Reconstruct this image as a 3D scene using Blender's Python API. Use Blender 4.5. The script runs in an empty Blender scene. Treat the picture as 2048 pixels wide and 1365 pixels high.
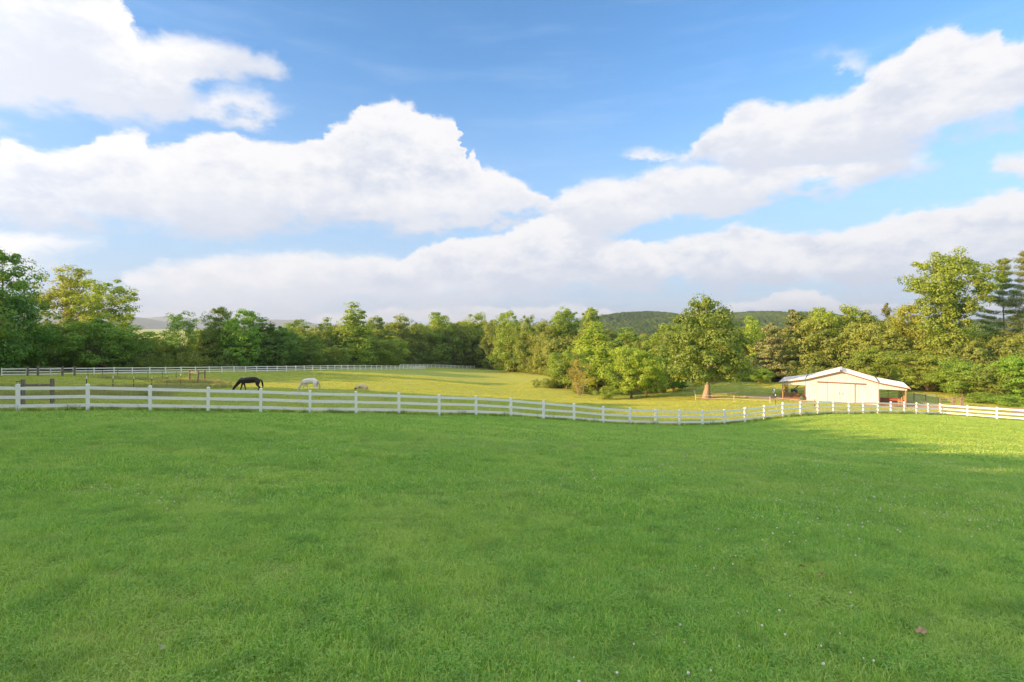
import bpy, math, random
import numpy as np
from mathutils import Vector, Matrix

R = math.radians
rng = np.random.default_rng(11)
random.seed(5)
sc = bpy.context.scene
COL = sc.collection
F = 1050.0      # focal length of the photograph in its own pixels (2048 wide)
HZ = 655.0      # the eye-level line of the photograph

# ------------------------------------------------------------------ camera
cam_d = bpy.data.cameras.new('camera')
cam = bpy.data.objects.new('camera', cam_d)
COL.objects.link(cam)
cam.location = (0, 0, 0)
cam.rotation_euler = (R(90), 0, 0)
cam_d.sensor_width = 36.0
cam_d.lens = 36.0 * F / 2048.0
cam_d.shift_y = (HZ - 682.5) / 2048.0
cam_d.clip_start = 0.05
cam_d.clip_end = 40000
sc.camera = cam

# ------------------------------------------------------------------ sun, exposure
SUN_EL, SUN_AZ = 16.0, 20.0       # height; how far behind the left the sun stands
d = Vector((math.cos(R(SUN_AZ)) * math.cos(R(SUN_EL)), math.sin(R(SUN_AZ)) * math.cos(R(SUN_EL)), -math.sin(R(SUN_EL))))
sun_d = bpy.data.lights.new('sun', 'SUN')
sun = bpy.data.objects.new('sun', sun_d)
COL.objects.link(sun)
sun.rotation_euler = (-d).to_track_quat('Z', 'Y').to_euler()
sun_d.energy = 3.6
sun_d.angle = R(0.5)
sun_d.color = (1.0, 0.57, 0.27)
sc.view_settings.view_transform = 'Standard'
sc.view_settings.look = 'None'
sc.view_settings.exposure = 1.65
sc.view_settings.gamma = 1.0
sc.view_settings.use_curve_mapping = False
sc.render.engine = 'CYCLES'
sc.cycles.max_bounces = 6
sc.cycles.diffuse_bounces = 3
sc.cycles.transmission_bounces = 4
sc.cycles.transparent_max_bounces = 8
sc.cycles.volume_bounces = 0
sc.cycles.use_denoising = True
sc.cycles.sample_clamp_indirect = 6


# ------------------------------------------------------------------ node helper
class NT:
    def __init__(self, tree):
        self.t = tree
        self.n = tree.nodes
        self.l = tree.links

    def put(self, node, sock, v):
        s = node.inputs[sock]
        if isinstance(v, bpy.types.NodeSocket):
            self.l.new(v, s)
        else:
            s.default_value = v

    def node(self, kind, ins=None, **kw):
        nd = self.n.new(kind)
        for k, v in kw.items():
            setattr(nd, k, v)
        for k, v in (ins or {}).items():
            self.put(nd, k, v)
        return nd

    def m(self, op, a, b=None, c=None, clamp=False):
        nd = self.n.new('ShaderNodeMath')
        nd.operation = op
        nd.use_clamp = clamp
        self.put(nd, 0, a)
        if b is not None:
            self.put(nd, 1, b)
        if c is not None:
            self.put(nd, 2, c)
        return nd.outputs[0]

    def v(self, op, a, b=None):
        nd = self.n.new('ShaderNodeVectorMath')
        nd.operation = op
        self.put(nd, 0, a)
        if b is not None:
            self.put(nd, 1, b)
        return nd.outputs[0]

    def noise(self, vec, scale, detail=4, rough=0.55, dist=0.0):
        return self.node('ShaderNodeTexNoise', {'Vector': vec, 'Scale': scale, 'Detail': detail, 'Roughness': rough, 'Distortion': dist})

    def sstep(self, x, a, b, lo=0.0, hi=1.0):
        nd = self.n.new('ShaderNodeMapRange')
        nd.interpolation_type = 'SMOOTHSTEP'
        self.put(nd, 0, x)
        for i, q in enumerate((a, b, lo, hi)):
            nd.inputs[1 + i].default_value = q
        return nd.outputs[0]

    def mix(self, f, a, b, blend='MIX'):
        nd = self.n.new('ShaderNodeMix')
        nd.data_type = 'RGBA'
        nd.blend_type = blend
        self.put(nd, 0, f)
        for i, q in ((6, a), (7, b)):
            if isinstance(q, tuple) and len(q) == 3:
                q = q + (1.0,)
            self.put(nd, i, q)
        return nd.outputs[2]


# ------------------------------------------------------------------ world: Nishita sky with cumulus
world = bpy.data.worlds.new('World')
sc.world = world
world.use_nodes = True
wn = NT(world.node_tree)
wn.n.clear()
sky = wn.node('ShaderNodeTexSky', sky_type='NISHITA', sun_disc=False)
sky.sun_elevation = R(SUN_EL)
sky.sun_rotation = R(270 - SUN_AZ)
sky.altitude = 600
sky.air_density = 1.0
sky.dust_density = 0.6
sky.ozone_density = 2.2

# every bank of cloud: outline of its top and of its base as the place in the sky (azimuth, height), read off as photograph pixels
# (top outline, base outline, softness of the top, softness of the base, how dark the base is)
BANKS = [
    ([(600, 632), (700, 622), (760, 612), (830, 615), (920, 607), (1000, 612), (1060, 609), (1130, 606), (1190, 612), (1250, 622), (1330, 634)], [(600, 648), (1330, 648)], .006, .02, .35),
    ([(1400, 622), (1430, 612), (1490, 602), (1540, 594), (1560, 584), (1590, 575), (1625, 578), (1660, 588), (1700, 601), (1780, 605), (1830, 600), (1900, 606), (2000, 600), (2200, 610)], [(1400, 628), (1600, 622), (1900, 626), (2200, 630)], .005, .02, .5),
    ([(225, 590), (245, 562), (268, 540), (330, 518), (400, 506), (470, 496), (500, 495), (560, 495), (595, 491), (650, 498), (740, 494), (790, 504), (850, 530), (1000, 560)], [(225, 596), (300, 606), (450, 612), (700, 606), (1000, 600)], .016, .08, .6),
    ([(-600, 430), (-100, 445), (0, 452), (60, 453), (100, 457), (150, 462), (185, 461), (222, 470)], [(-600, 560), (0, 552), (40, 556), (75, 535), (110, 508), (160, 488), (222, 473)], .014, .05, .45),
    ([(1260, 520), (1275, 492), (1300, 480), (1340, 474), (1400, 463), (1435, 452), (1470, 441), (1500, 440), (1520, 450), (1560, 458), (1600, 459), (1680, 454), (1740, 438), (1790, 421), (1825, 422), (1880, 399), (1940, 394), (1990, 379), (2048, 374), (2400, 330), (2700, 330)], [(1260, 540), (1300, 562), (1400, 572), (1600, 575), (1800, 566), (2048, 566), (2700, 560)], .010, .045, .95),
    ([(750, 548), (790, 520), (845, 492), (870, 478), (905, 473), (950, 468), (1000, 460), (1035, 446), (1070, 434), (1098, 418), (1130, 411), (1165, 418), (1192, 428), (1205, 470), (1230, 480), (1262, 474), (1285, 478), (1305, 500), (1350, 540)], [(750, 556), (850, 588), (1000, 592), (1150, 590), (1280, 572), (1350, 550)], .008, .05, .8),
    ([(1080, 420), (1100, 396), (1130, 372), (1180, 352), (1230, 345), (1270, 347), (1300, 330), (1345, 322), (1400, 318), (1500, 318), (1600, 310), (1700, 305), (1850, 298), (1895, 310)], [(1080, 426), (1150, 462), (1230, 474), (1330, 452), (1450, 420), (1530, 408), (1600, 384), (1640, 378), (1690, 396), (1735, 365), (1800, 342), (1895, 318)], .014, .035, .62),
    ([(1220, 322), (1240, 300), (1262, 290), (1290, 286), (1330, 296), (1400, 300)], [(1220, 324), (1260, 318), (1330, 318), (1400, 316)], .018, .018, .1),
    ([(1330, 322), (1375, 298), (1392, 272), (1415, 252), (1448, 235), (1462, 208), (1490, 196), (1520, 192), (1550, 200), (1590, 202), (1640, 186), (1690, 176), (1715, 158), (1745, 122), (1785, 104), (1820, 96), (1840, 70), (1870, 46), (1910, 40), (1945, 58), (1985, 50), (2010, 74), (2048, 74), (2400, -20), (2700, -60)], [(1330, 326), (1400, 332), (1500, 336), (1600, 334), (1700, 320), (1800, 296), (1900, 266), (1970, 250), (2010, 232), (2048, 214), (2400, 140), (2700, 100)], .012, .05, .75),
    ([(1618, 100), (1640, 90), (1665, 83), (1700, 88), (1730, 97), (1765, 118)], [(1618, 101), (1660, 106), (1690, 128), (1712, 138), (1740, 128), (1765, 120)], .03, .03, .0),
    ([(1970, 345), (1985, 322), (2005, 304), (2048, 298), (2150, 300), (2300, 320)], [(1970, 347), (2000, 356), (2048, 358), (2300, 350)], .014, .03, .35),
    ([(-600, 240), (-100, 280), (0, 286), (22, 268), (48, 272), (75, 289), (110, 292), (152, 291), (168, 275), (195, 262), (235, 257), (285, 258), (303, 272), (308, 290), (345, 284), (372, 270), (420, 261), (458, 257), (478, 268), (520, 279), (560, 282), (610, 281), (640, 270), (652, 244), (690, 231), (714, 220), (732, 202), (765, 197), (795, 190), (826, 202), (850, 219), (890, 231), (918, 237), (938, 254), (946, 280), (938, 304), (935, 330), (962, 334), (985, 330), (1030, 350), (1060, 370), (1095, 392), (1125, 420)], [(-600, 430), (0, 448), (100, 458), (250, 452), (340, 468), (420, 476), (470, 464), (560, 452), (800, 450), (950, 448), (1050, 432), (1125, 424)], .009, .045, .8),
    ([(560, 404), (640, 388), (720, 374), (790, 357), (850, 352), (930, 340), (970, 332), (1030, 352), (1090, 392), (1120, 414)], [(560, 406), (700, 430), (900, 446), (1050, 428), (1120, 416)], .03, .04, .45),
    ([(150, 352), (200, 338), (262, 318), (320, 330), (380, 326), (450, 322), (520, 334), (640, 336), (700, 352)], [(150, 380), (300, 420), (500, 420), (700, 390)], .028, .05, .5),
    ([(1400, 318), (1450, 290), (1500, 268), (1560, 262), (1620, 250), (1700, 232), (1780, 205), (1840, 180), (1900, 150), (1960, 140), (2100, 130), (2300, 90)], [(1400, 322), (1600, 322), (1760, 290), (1900, 254), (2100, 200), (2300, 150)], .030, .05, .6),
    ([(1290, 548), (1340, 520), (1400, 505), (1450, 492), (1500, 488), (1600, 505), (1700, 498), (1800, 472), (1900, 456), (2000, 440), (2100, 430)], [(1290, 552), (1400, 562), (1700, 560), (2100, 540)], .024, .05, .8),
    ([(1150, 404), (1220, 392), (1300, 372), (1360, 364), (1420, 352), (1500, 350), (1560, 352), (1640, 350)], [(1150, 430), (1300, 430), (1450, 402), (1640, 372)], .028, .04, .5),
    ([(-200, 100), (0, 92), (90, 100), (160, 90), (230, 108), (300, 112), (360, 104)], [(-200, 190), (100, 190), (250, 180), (360, 130)], .035, .07, .5),
    ([(330, 214), (360, 178), (395, 172), (420, 170), (440, 156), (475, 152), (500, 160), (520, 158), (545, 178), (565, 192), (592, 206)], [(330, 216), (380, 222), (430, 242), (470, 232), (500, 240), (540, 224), (592, 210)], .030, .04, .3),
    ([(-600, -300), (150, -200), (240, -60), (262, 0), (276, 42), (300, 62), (325, 60), (350, 52), (380, 55), (415, 62), (440, 66), (475, 74), (495, 80), (508, 98), (528, 92), (552, 98), (568, 112), (582, 132)], [(-600, 250), (0, 228), (60, 234), (120, 228), (220, 222), (300, 222), (350, 224), (392, 196), (420, 158), (450, 142), (490, 138), (545, 142), (582, 134)], .022, .05, .62),
]

tc = wn.node('ShaderNodeTexCoord')
sp = wn.node('ShaderNodeSeparateXYZ', {0: tc.outputs['Generated']})
az = wn.m('ARCTAN2', sp.outputs[0], sp.outputs[1])
el = wn.m('ARCSINE', wn.m('MAXIMUM', wn.m('MINIMUM', sp.outputs[2], 0.9999), -0.9999))
P2 = wn.node('ShaderNodeCombineXYZ', {0: az, 1: el, 2: 0.0}).outputs[0]
PN = wn.v('MULTIPLY', P2, (1.0, 1.5, 1.0))
n1 = wn.noise(PN, 11.0, 3, 0.5)
n2 = wn.noise(PN, 30.0, 8, 0.68)
w1 = wn.v('MULTIPLY', wn.v('SUBTRACT', n1.outputs[1], (0.5, 0.5, 0.5)), (0.045, 0.020, 0))
w2 = wn.v('MULTIPLY', wn.v('SUBTRACT', n2.outputs[1], (0.5, 0.5, 0.5)), (0.050, 0.034, 0))
PW = wn.node('ShaderNodeSeparateXYZ', {0: wn.v('ADD', wn.v('ADD', P2, w1), w2)})
waz, wel = PW.outputs[0], PW.outputs[1]
AZ0, AZW, ELW = -1.0, 2.0, 0.62
xin = wn.m('DIVIDE', wn.m('SUBTRACT', waz, AZ0), AZW, clamp=True)
wel_n = wn.m('DIVIDE', wel, ELW)


def curve(pts, away):
    nd = wn.n.new('ShaderNodeFloatCurve')
    wn.put(nd, 'Value', xin)
    c = nd.mapping.curves[0]
    q = []
    for px, py in pts:
        a_ = math.atan((px - 1024) / F)
        e_ = math.atan((HZ - py) / F * math.cos(a_))
        q.append(((a_ - AZ0) / AZW, e_ / ELW))
    if q[0][0] > 0.06:
        q = [(q[0][0] - .008, q[0][1] + away)] + q
    if q[-1][0] < 0.94:
        q = q + [(q[-1][0] + .008, q[-1][1] + away)]
    q = [(min(1, max(0, a_)), min(1, max(0, b_))) for a_, b_ in q]
    while len(c.points) > 2:
        c.points.remove(c.points[0])
    c.points[0].location = q[0]
    c.points[1].location = q[-1]
    for a_ in q[1:-1]:
        c.points.new(*a_)
    for p_ in c.points:
        p_.handle_type = 'VECTOR'
    nd.mapping.extend = 'HORIZONTAL'
    nd.mapping.use_clip = True
    nd.mapping.update()
    return nd.outputs[0]


hs = wn.node('ShaderNodeHueSaturation', {'Color': sky.outputs[0], 'Saturation': 1.20, 'Value': 0.66, 'Hue': 0.5, 'Fac': 1.0})
skyc = hs.outputs[0]
veil = wn.sstep(el, -0.05, 0.50, 0.97, 0.0)
skyc = wn.mix(veil, skyc, (0.92, 1.24, 1.75))
cirrus = wn.noise(wn.v('MULTIPLY', P2, (1.0, 7.0, 1.0)), 3.0, 5, 0.6)
skyc = wn.mix(wn.m('MULTIPLY', wn.sstep(cirrus.outputs[0], 0.45, 0.8), 0.12), skyc, (2.0, 2.3, 2.6))
# clouds towards the sun are brighter: they scatter its light forward
sund = wn.node('ShaderNodeVectorMath', {0: tc.outputs['Generated'], 1: tuple(-d)}, operation='DOT_PRODUCT').outputs['Value']
glow = wn.m('ADD', 1.0, wn.m('MULTIPLY', wn.m('POWER', wn.m('MAXIMUM', sund, 0.0), 3.0), 1.3))
n3 = wn.noise(wn.v('MULTIPLY', P2, (1.0, 2.2, 1.0)), 9.0, 5, 0.55)
mott = wn.sstep(n3.outputs[0], 0.30, 0.70, -0.20, 0.24)
puff = wn.sstep(n2.outputs[0], 0.35, 0.65, 0.13, -0.13)
holes = wn.sstep(n3.outputs[0], 0.25, 0.75, -0.045, 0.035)
WHITE, GREY = (2.10, 2.09, 2.13), (1.30, 1.46, 1.78)


def glowed(c):
    nd = wn.n.new('ShaderNodeVectorMath')
    nd.operation = 'SCALE'
    wn.put(nd, 0, c)
    wn.l.new(glow, nd.inputs['Scale'])
    return nd.outputs[0]


fin = skyc
for top, base, st, sb, dark in BANKS:
    tcv, bcv = curve(top, -.05), curve(base, .03)
    up = wn.m('SUBTRACT', tcv, wel_n)
    dn = wn.m('SUBTRACT', wel_n, bcv)
    al = wn.m('MULTIPLY', wn.sstep(up, 0.0, st * 2.3), wn.sstep(wn.m('ADD', dn, holes), -sb * .9, sb * .6))
    # light from above: bright crown, grey belly
    rel = wn.m('DIVIDE', up, wn.m('ADD', wn.m('MAXIMUM', wn.m('ADD', up, dn), 0.0), 0.035))
    sh = wn.m('MULTIPLY', wn.sstep(wn.m('ADD', wn.m('ADD', rel, mott), puff), 0.05, 0.85), dark)
    fin = wn.mix(al, fin, glowed(wn.mix(sh, WHITE, GREY)))
# elsewhere round the horizon and overhead the same broken cumulus goes on
outm = wn.m('MAXIMUM', wn.sstep(wn.m('ABSOLUTE', waz), 0.92, 1.10), wn.sstep(wel, 0.60, 0.75))
nz = wn.noise(wn.v('MULTIPLY', P2, (1.0, 2.0, 1.0)), 2.6, 6, 0.55)
al = wn.m('MULTIPLY', wn.sstep(nz.outputs[0], 0.42, 0.50), outm)
fin = wn.mix(al, fin, glowed(wn.mix(wn.sstep(nz.outputs[0], 0.54, 0.72, 0.0, 0.8), WHITE, GREY)))
bg = wn.node('ShaderNodeBackground', {'Color': fin, 'Strength': 0.15})
wo = wn.node('ShaderNodeOutputWorld')
wn.l.new(bg.outputs[0], wo.inputs[0])
world.cycles.sampling_method = 'MANUAL'
world.cycles.sample_map_resolution = 512
#SKYEND

# ------------------------------------------------------------------ object helpers


def tag(o, label=None, cat=None, group=None, kind=None):
    if label:
        o['label'] = label
    if cat:
        o['category'] = cat
    if group:
        o['group'] = group
    if kind:
        o['kind'] = kind
    return o


def np_mesh(name, V, faces, mats=(), smooth=False, attrs=None, matidx=None):
    """faces: list of int arrays (n,3) / (n,4) or of tuples"""
    me = bpy.data.meshes.new(name)
    V = np.asarray(V, dtype=np.float32).reshape(-1, 3)
    me.vertices.add(len(V))
    me.vertices.foreach_set('co', V.ravel())
    loops = []
    starts = []
    s = 0
    for fa in faces:
        fa = np.asarray(fa, dtype=np.int32)
        if len(fa) == 0:
            continue
        k = fa.shape[1]
        loops.append(fa.ravel())
        starts.append(s + np.arange(len(fa)) * k)
        s += fa.size
    if loops:
        L = np.concatenate(loops)
        S = np.concatenate(starts)
        me.loops.add(len(L))
        me.loops.foreach_set('vertex_index', L)
        me.polygons.add(len(S))
        me.polygons.foreach_set('loop_start', S.astype(np.int32))
        if matidx is not None:
            me.polygons.foreach_set('material_index', np.asarray(matidx, dtype=np.int32))
        me.polygons.foreach_set('use_smooth', np.full(len(S), smooth))
    for m_ in mats:
        me.materials.append(m_)
    for k, (typ, arr) in (attrs or {}).items():
        a = me.attributes.new(k, typ, 'POINT')
        key = 'vector' if typ == 'FLOAT_VECTOR' else 'value'
        a.data.foreach_set(key, np.asarray(arr, dtype=np.int32 if typ == 'INT' else np.float32).ravel())
    me.update(calc_edges=True)
    return me


def obj(name, me, parent=None, loc=None):
    o = bpy.data.objects.new(name, me)
    COL.objects.link(o)
    if parent:
        o.parent = parent
    if loc is not None:
        o.location = loc
    return o


def empty(name, loc=(0, 0, 0), rz=0.0):
    o = bpy.data.objects.new(name, None)
    COL.objects.link(o)
    o.location = loc
    o.rotation_euler = (0, 0, rz)
    o.empty_display_size = 0.3
    return o


class MB:
    """collects simple solids into one mesh"""

    def __init__(self):
        self.V = []
        self.T = {3: [], 4: []}
        self.n = 0

    def add(self, V, faces):
        V = np.asarray(V, float)
        for fa in faces:
            self.T.setdefault(len(fa), []).append([i + self.n for i in fa])
        self.V.append(V)
        self.n += len(V)
        return self

    def box(self, c, s, M=None):
        x, y, z = [q / 2 for q in s]
        V = np.array([[i, j, k] for i in (-x, x) for j in (-y, y) for k in (-z, z)]) + np.array(c)
        if M is not None:
            V = V @ np.array(M.to_3x3()).T + np.array(M.to_translation())
        return self.add(V, [(0, 1, 3, 2), (4, 6, 7, 5), (0, 4, 5, 1), (2, 3, 7, 6), (0, 2, 6, 4), (1, 5, 7, 3)])

    def beam(self, a, b, w, h, up=(0, 0, 1)):
        a = Vector(a)
        b = Vector(b)
        x = (b - a)
        L = x.length
        x.normalize()
        y = Vector(up).cross(x)
        if y.length < 1e-4:
            y = Vector((0, 1, 0)).cross(x)
        y.normalize()
        z = x.cross(y)
        M = Matrix((x, y, z)).transposed().to_4x4()
        M.translation = (a + b) / 2
        return self.box((0, 0, 0), (L, w, h), M)

    def tube(self, pts, rad, n=6, cap=True):
        pts = [Vector(p) for p in pts]
        if not hasattr(rad, '__len__'):
            rad = [rad] * len(pts)
        V = []
        ref = Vector((0.31, 0.87, 0.39))
        for i, p in enumerate(pts):
            t = (pts[min(i + 1, len(pts) - 1)] - pts[max(i - 1, 0)]).normalized()
            a = t.cross(ref)
            if a.length < 1e-3:
                a = t.cross(Vector((1, 0, 0)))
            a.normalize()
            b = t.cross(a)
            for k in range(n):
                th = 2 * math.pi * k / n
                V.append(p + (a * math.cos(th) + b * math.sin(th)) * rad[i])
        fs = []
        for i in range(len(pts) - 1):
            for k in range(n):
                k2 = (k + 1) % n
                fs.append((i * n + k, i * n + k2, (i + 1) * n + k2, (i + 1) * n + k))
        if cap:
            fs.append(tuple(range(n - 1, -1, -1)))
            fs.append(tuple((len(pts) - 1) * n + k for k in range(n)))
        return self.add([tuple(v) for v in V], fs)

    def mesh(self, name, mat, smooth=False):
        return np_mesh(name, np.concatenate(self.V), [np.array(v) for k, v in sorted(self.T.items()) if v], [mat], smooth)

    def build(self, name, mat, parent=None, smooth=False, loc=None):
        return obj(name, self.mesh(name, mat, smooth), parent, loc)


# ------------------------------------------------------------------ terrain
NEAR = [[-24.1, 22.2, -3.6], [-21.89, 23.26, -3.72], [-19.63, 24.3, -3.88], [-17.37, 25.2, -4.06], [-15.08, 26.05, -4.22], [-12.85, 26.83, -4.34], [-10.65, 27.67, -4.53], [-8.5, 28.62, -4.73], [-6.39, 29.69, -4.96], [-4.29, 30.84, -5.21], [-2.2, 32.02, -5.43], [-0.06, 33.18, -5.72], [2.06, 34.33, -6.03], [4.19, 35.48, -6.4], [6.35, 36.61, -6.71], [8.49, 37.76, -6.99], [10.65, 38.89, -7.3], [12.78, 40.05, -7.53], [14.94, 41.17, -7.7], [17.09, 42.28, -7.77], [19.25, 43.37, -7.87], [21.38, 44.49, -7.86], [23.52, 45.57, -7.83], [25.65, 46.67, -7.81], [27.81, 47.72, -7.93], [29.91, 48.85, -8.12], [32.05, 49.93, -8.27], [34.17, 51.04, -8.43], [36.33, 52.11, -8.59], [38.43, 53.24, -8.8], [40.59, 54.32, -9.0], [42.72, 55.44, -9.24], [44.85, 56.57, -9.42], [47.01, 57.66, -9.6], [48.11, 55.45, -9.51], [49.19, 53.25, -9.36], [50.3, 51.05, -9.2], [51.4, 48.85, -9.0]]
FARL = [[-73.1, 75.2, -7.05], [-71.38, 77.19, -7.17], [-69.65, 79.23, -7.3], [-67.92, 81.29, -7.43], [-66.29, 83.26, -7.56], [-64.62, 85.24, -7.69], [-63.06, 87.18, -7.82], [-61.52, 89.17, -7.95], [-60.15, 91.17, -8.07], [-58.75, 93.23, -8.19], [-57.49, 95.32, -8.31], [-56.18, 97.44, -8.44], [-55.04, 99.59, -8.6], [-53.89, 101.77, -8.75], [-52.75, 103.95, -8.9], [-51.61, 106.14, -9.06], [-50.53, 108.34, -9.19], [-49.47, 110.56, -9.32], [-48.45, 112.78, -9.46], [-47.37, 115.01, -9.6], [-46.4, 117.25, -9.74], [-45.36, 119.48, -9.87], [-44.41, 121.74, -10.01], [-43.52, 124.02, -10.16], [-42.64, 126.3, -10.3], [-41.76, 128.59, -10.45], [-40.92, 130.88, -10.6], [-40.04, 133.17, -10.78], [-39.22, 135.47, -10.97], [-38.38, 137.77, -11.15], [-37.55, 140.07, -11.34], [-36.75, 142.37, -11.53], [-35.92, 144.68, -11.71], [-35.21, 147.01, -11.9], [-34.49, 149.35, -12.09], [-33.76, 151.68, -12.28]]


def at(px, py, Y):
    return ((px - 1024) / F * Y, Y, (HZ - py) / F * Y)


CTRL = NEAR[::2] + FARL[1::3] + [
    (0, 0, -1.9), (0, 12, -3.15), (-12, 10, -2.45), (12, 12, -3.65), (14, 24, -5.4), (0, 22, -4.35), (26, 26, -6.0), (26, 36, -7.1), (-10, 18, -3.3), (30, 10, -4.3), (45, 35, -7.6),
    (-30, 0, -1.0), (30, 0, -3.2), (0, -25, 0.6), (-40, -30, 1.2), (40, -30, -1.5), (-40, 20, -3.0), (-70, 40, -4.2), (-100, 60, -5.5), (-90, 10, -1.5), (90, 0, -6.0), (80, 40, -9.2),
    at(700, 780, 45), at(500, 786, 51), at(620, 786, 54), at(723, 791, 52), at(226, 788, 39), at(180, 755, 71), at(352, 764, 69), at(600, 764, 78), at(865, 782, 77), at(1030, 793, 82), at(640, 770.7, 70), at(900, 768, 97), at(900, 755, 126), at(700, 748, 112),
    at(1000, 775, 108), at(1100, 800, 76), at(1100, 777, 105), at(1090, 760, 128), at(1090, 752, 140), at(1000, 748, 160), at(940, 738.5, 205), at(805, 737, 172), at(850, 741, 156), at(900, 745, 155), at(1000, 760, 130),
    at(1215, 800, 88), at(1256, 798, 91), at(1155, 790, 95), at(1410, 797, 86), at(1340, 808, 70), at(1480, 806, 68), at(1360, 790, 95), at(1480, 768, 118), at(1550, 762, 126), at(1400, 773, 118), at(1500, 785, 92),
    (49.5, 78, -11.3), (42, 83, -11.3), (57, 74, -11.3), (56, 88, -11.35), (49, 92, -11.4), (63, 84, -11.35), (62, 70, -10.8), (75, 75, -11.3), (70, 95, -11.8), (55, 64, -10.2), (38, 66, -9.9), (46, 68, -10.4),
    (22, 104, -13.0), (22, 118, -12.9), (10, 112, -12.3), (33, 110, -12.7),
    (-80, 120, -9.0), (-70, 160, -11.5), (-30, 200, -15.0), (20, 180, -14.5), (0, 250, -17.0), (60, 140, -13.2), (100, 130, -13.0), (110, 90, -12.0), (-120, 110, -7.0), (120, 200, -15), (-120, 220, -12),
]
CTRL = np.array(CTRL, float)


def tps_fit(C, lam=0.15):
    xy = C[:, :2] / 50.0
    r = np.linalg.norm(xy[:, None] - xy[None], axis=2)
    K = np.where(r > 0, r * r * np.log(r + 1e-12), 0)
    n = len(C)
    A = np.zeros((n + 3, n + 3))
    A[:n, :n] = K + lam * 0.01 * np.eye(n)
    Pm = np.c_[np.ones(n), xy]
    A[:n, n:] = Pm
    A[n:, :n] = Pm.T
    return np.linalg.solve(A, np.r_[C[:, 2], 0, 0, 0])


TPS = tps_fit(CTRL)
POND = (21.5, 110.0, 10.5, 9.0, -13.05)


def T(x, y):
    x = np.atleast_1d(np.asarray(x, float))
    y = np.atleast_1d(np.asarray(y, float))
    sh = x.shape
    x = x.ravel()
    y = y.ravel()
    out = np.full(len(x), -19.0)
    rr = np.hypot(x, y - 60)
    nearm = rr < 420
    q = np.c_[x[nearm], y[nearm]] / 50.0
    z = np.zeros(len(q))
    c = CTRL[:, :2] / 50.0
    for i in range(0, len(q), 4000):
        r = np.linalg.norm(q[i:i + 4000, None] - c[None], axis=2)
        z[i:i + 4000] = (np.where(r > 0, r * r * np.log(r + 1e-12), 0) @ TPS[:-3]) + TPS[-3] + q[i:i + 4000] @ TPS[-2:]
    r2 = rr[nearm]
    w = np.clip((r2 - 190) / 220, 0, 1)
    w = w * w * (3 - 2 * w)
    z = np.clip(z, -19, 3.5) * (1 - w) - 19 * w
    xx, yy = x[nearm], y[nearm]
    z += (1 - w) * (0.035 * np.sin(xx * .83 + 1.3 * np.sin(yy * .31)) * np.sin(yy * .71 + .6) + 0.02 * np.sin(xx * 2.1 + yy * 1.3) * np.sin(yy * 1.9 - xx * .7))
    e = np.hypot((xx - POND[0]) / POND[2], (yy - POND[1]) / POND[3])
    dip = np.clip((1.15 - e) / 0.35, 0, 1)
    z = z * (1 - dip) + np.minimum(z, POND[4] - 0.5) * dip
    out[nearm] = z
    return out.reshape(sh)


def g(x, y):
    return float(T(x, y)[0])


def hit(px, py):
    """the point of the ground seen at this place of the photograph"""
    ys = np.linspace(1.5, 260, 3000)
    xs = (px - 1024) / F * ys
    dz = (HZ - py) / F * ys - T(xs, ys)
    k = np.argmax(dz < 0)
    return Vector((xs[k], ys[k], g(xs[k], ys[k])))


# ------------------------------------------------------------------ materials
def new_mat(name):
    m_ = bpy.data.materials.new(name)
    m_.use_nodes = True
    t = NT(m_.node_tree)
    t.n.clear()
    out = t.node('ShaderNodeOutputMaterial')
    return m_, t, out


def pbr(name, col, rough=0.6, metal=0.0, var=0.12, scale=3.0, bump=0.0, bscale=20.0, dirt=None, spec=0.3, stretch=(1, 1, 1)):
    m_, t, out = new_mat(name)
    tc_ = t.node('ShaderNodeTexCoord')
    vec = t.v('MULTIPLY', tc_.outputs['Object'], stretch)
    nz = t.noise(vec, scale, 6, 0.6)
    lo = tuple(c * (1 - var) for c in col)
    hi = tuple(min(1, c * (1 + var)) for c in col)
    c = t.mix(t.sstep(nz.outputs[0], 0.3, 0.7), lo, hi)
    if dirt:
        nz2 = t.noise(vec, scale * 2.7, 8, 0.7)
        c = t.mix(t.sstep(nz2.outputs[0], 0.52, 0.75, 0, dirt[1]), c, dirt[0])
    b = t.node('ShaderNodeBsdfPrincipled', {'Base Color': c, 'Roughness': rough, 'Metallic': metal, 'Specular IOR Level': spec})
    if bump:
        bn = t.noise(vec, bscale, 5, 0.6)
        bp = t.node('ShaderNodeBump', {'Height': bn.outputs[0], 'Strength': bump, 'Distance': 0.02})
        t.l.new(bp.outputs[0], b.inputs['Normal'])
    t.l.new(b.outputs[0], out.inputs[0])
    return m_


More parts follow.
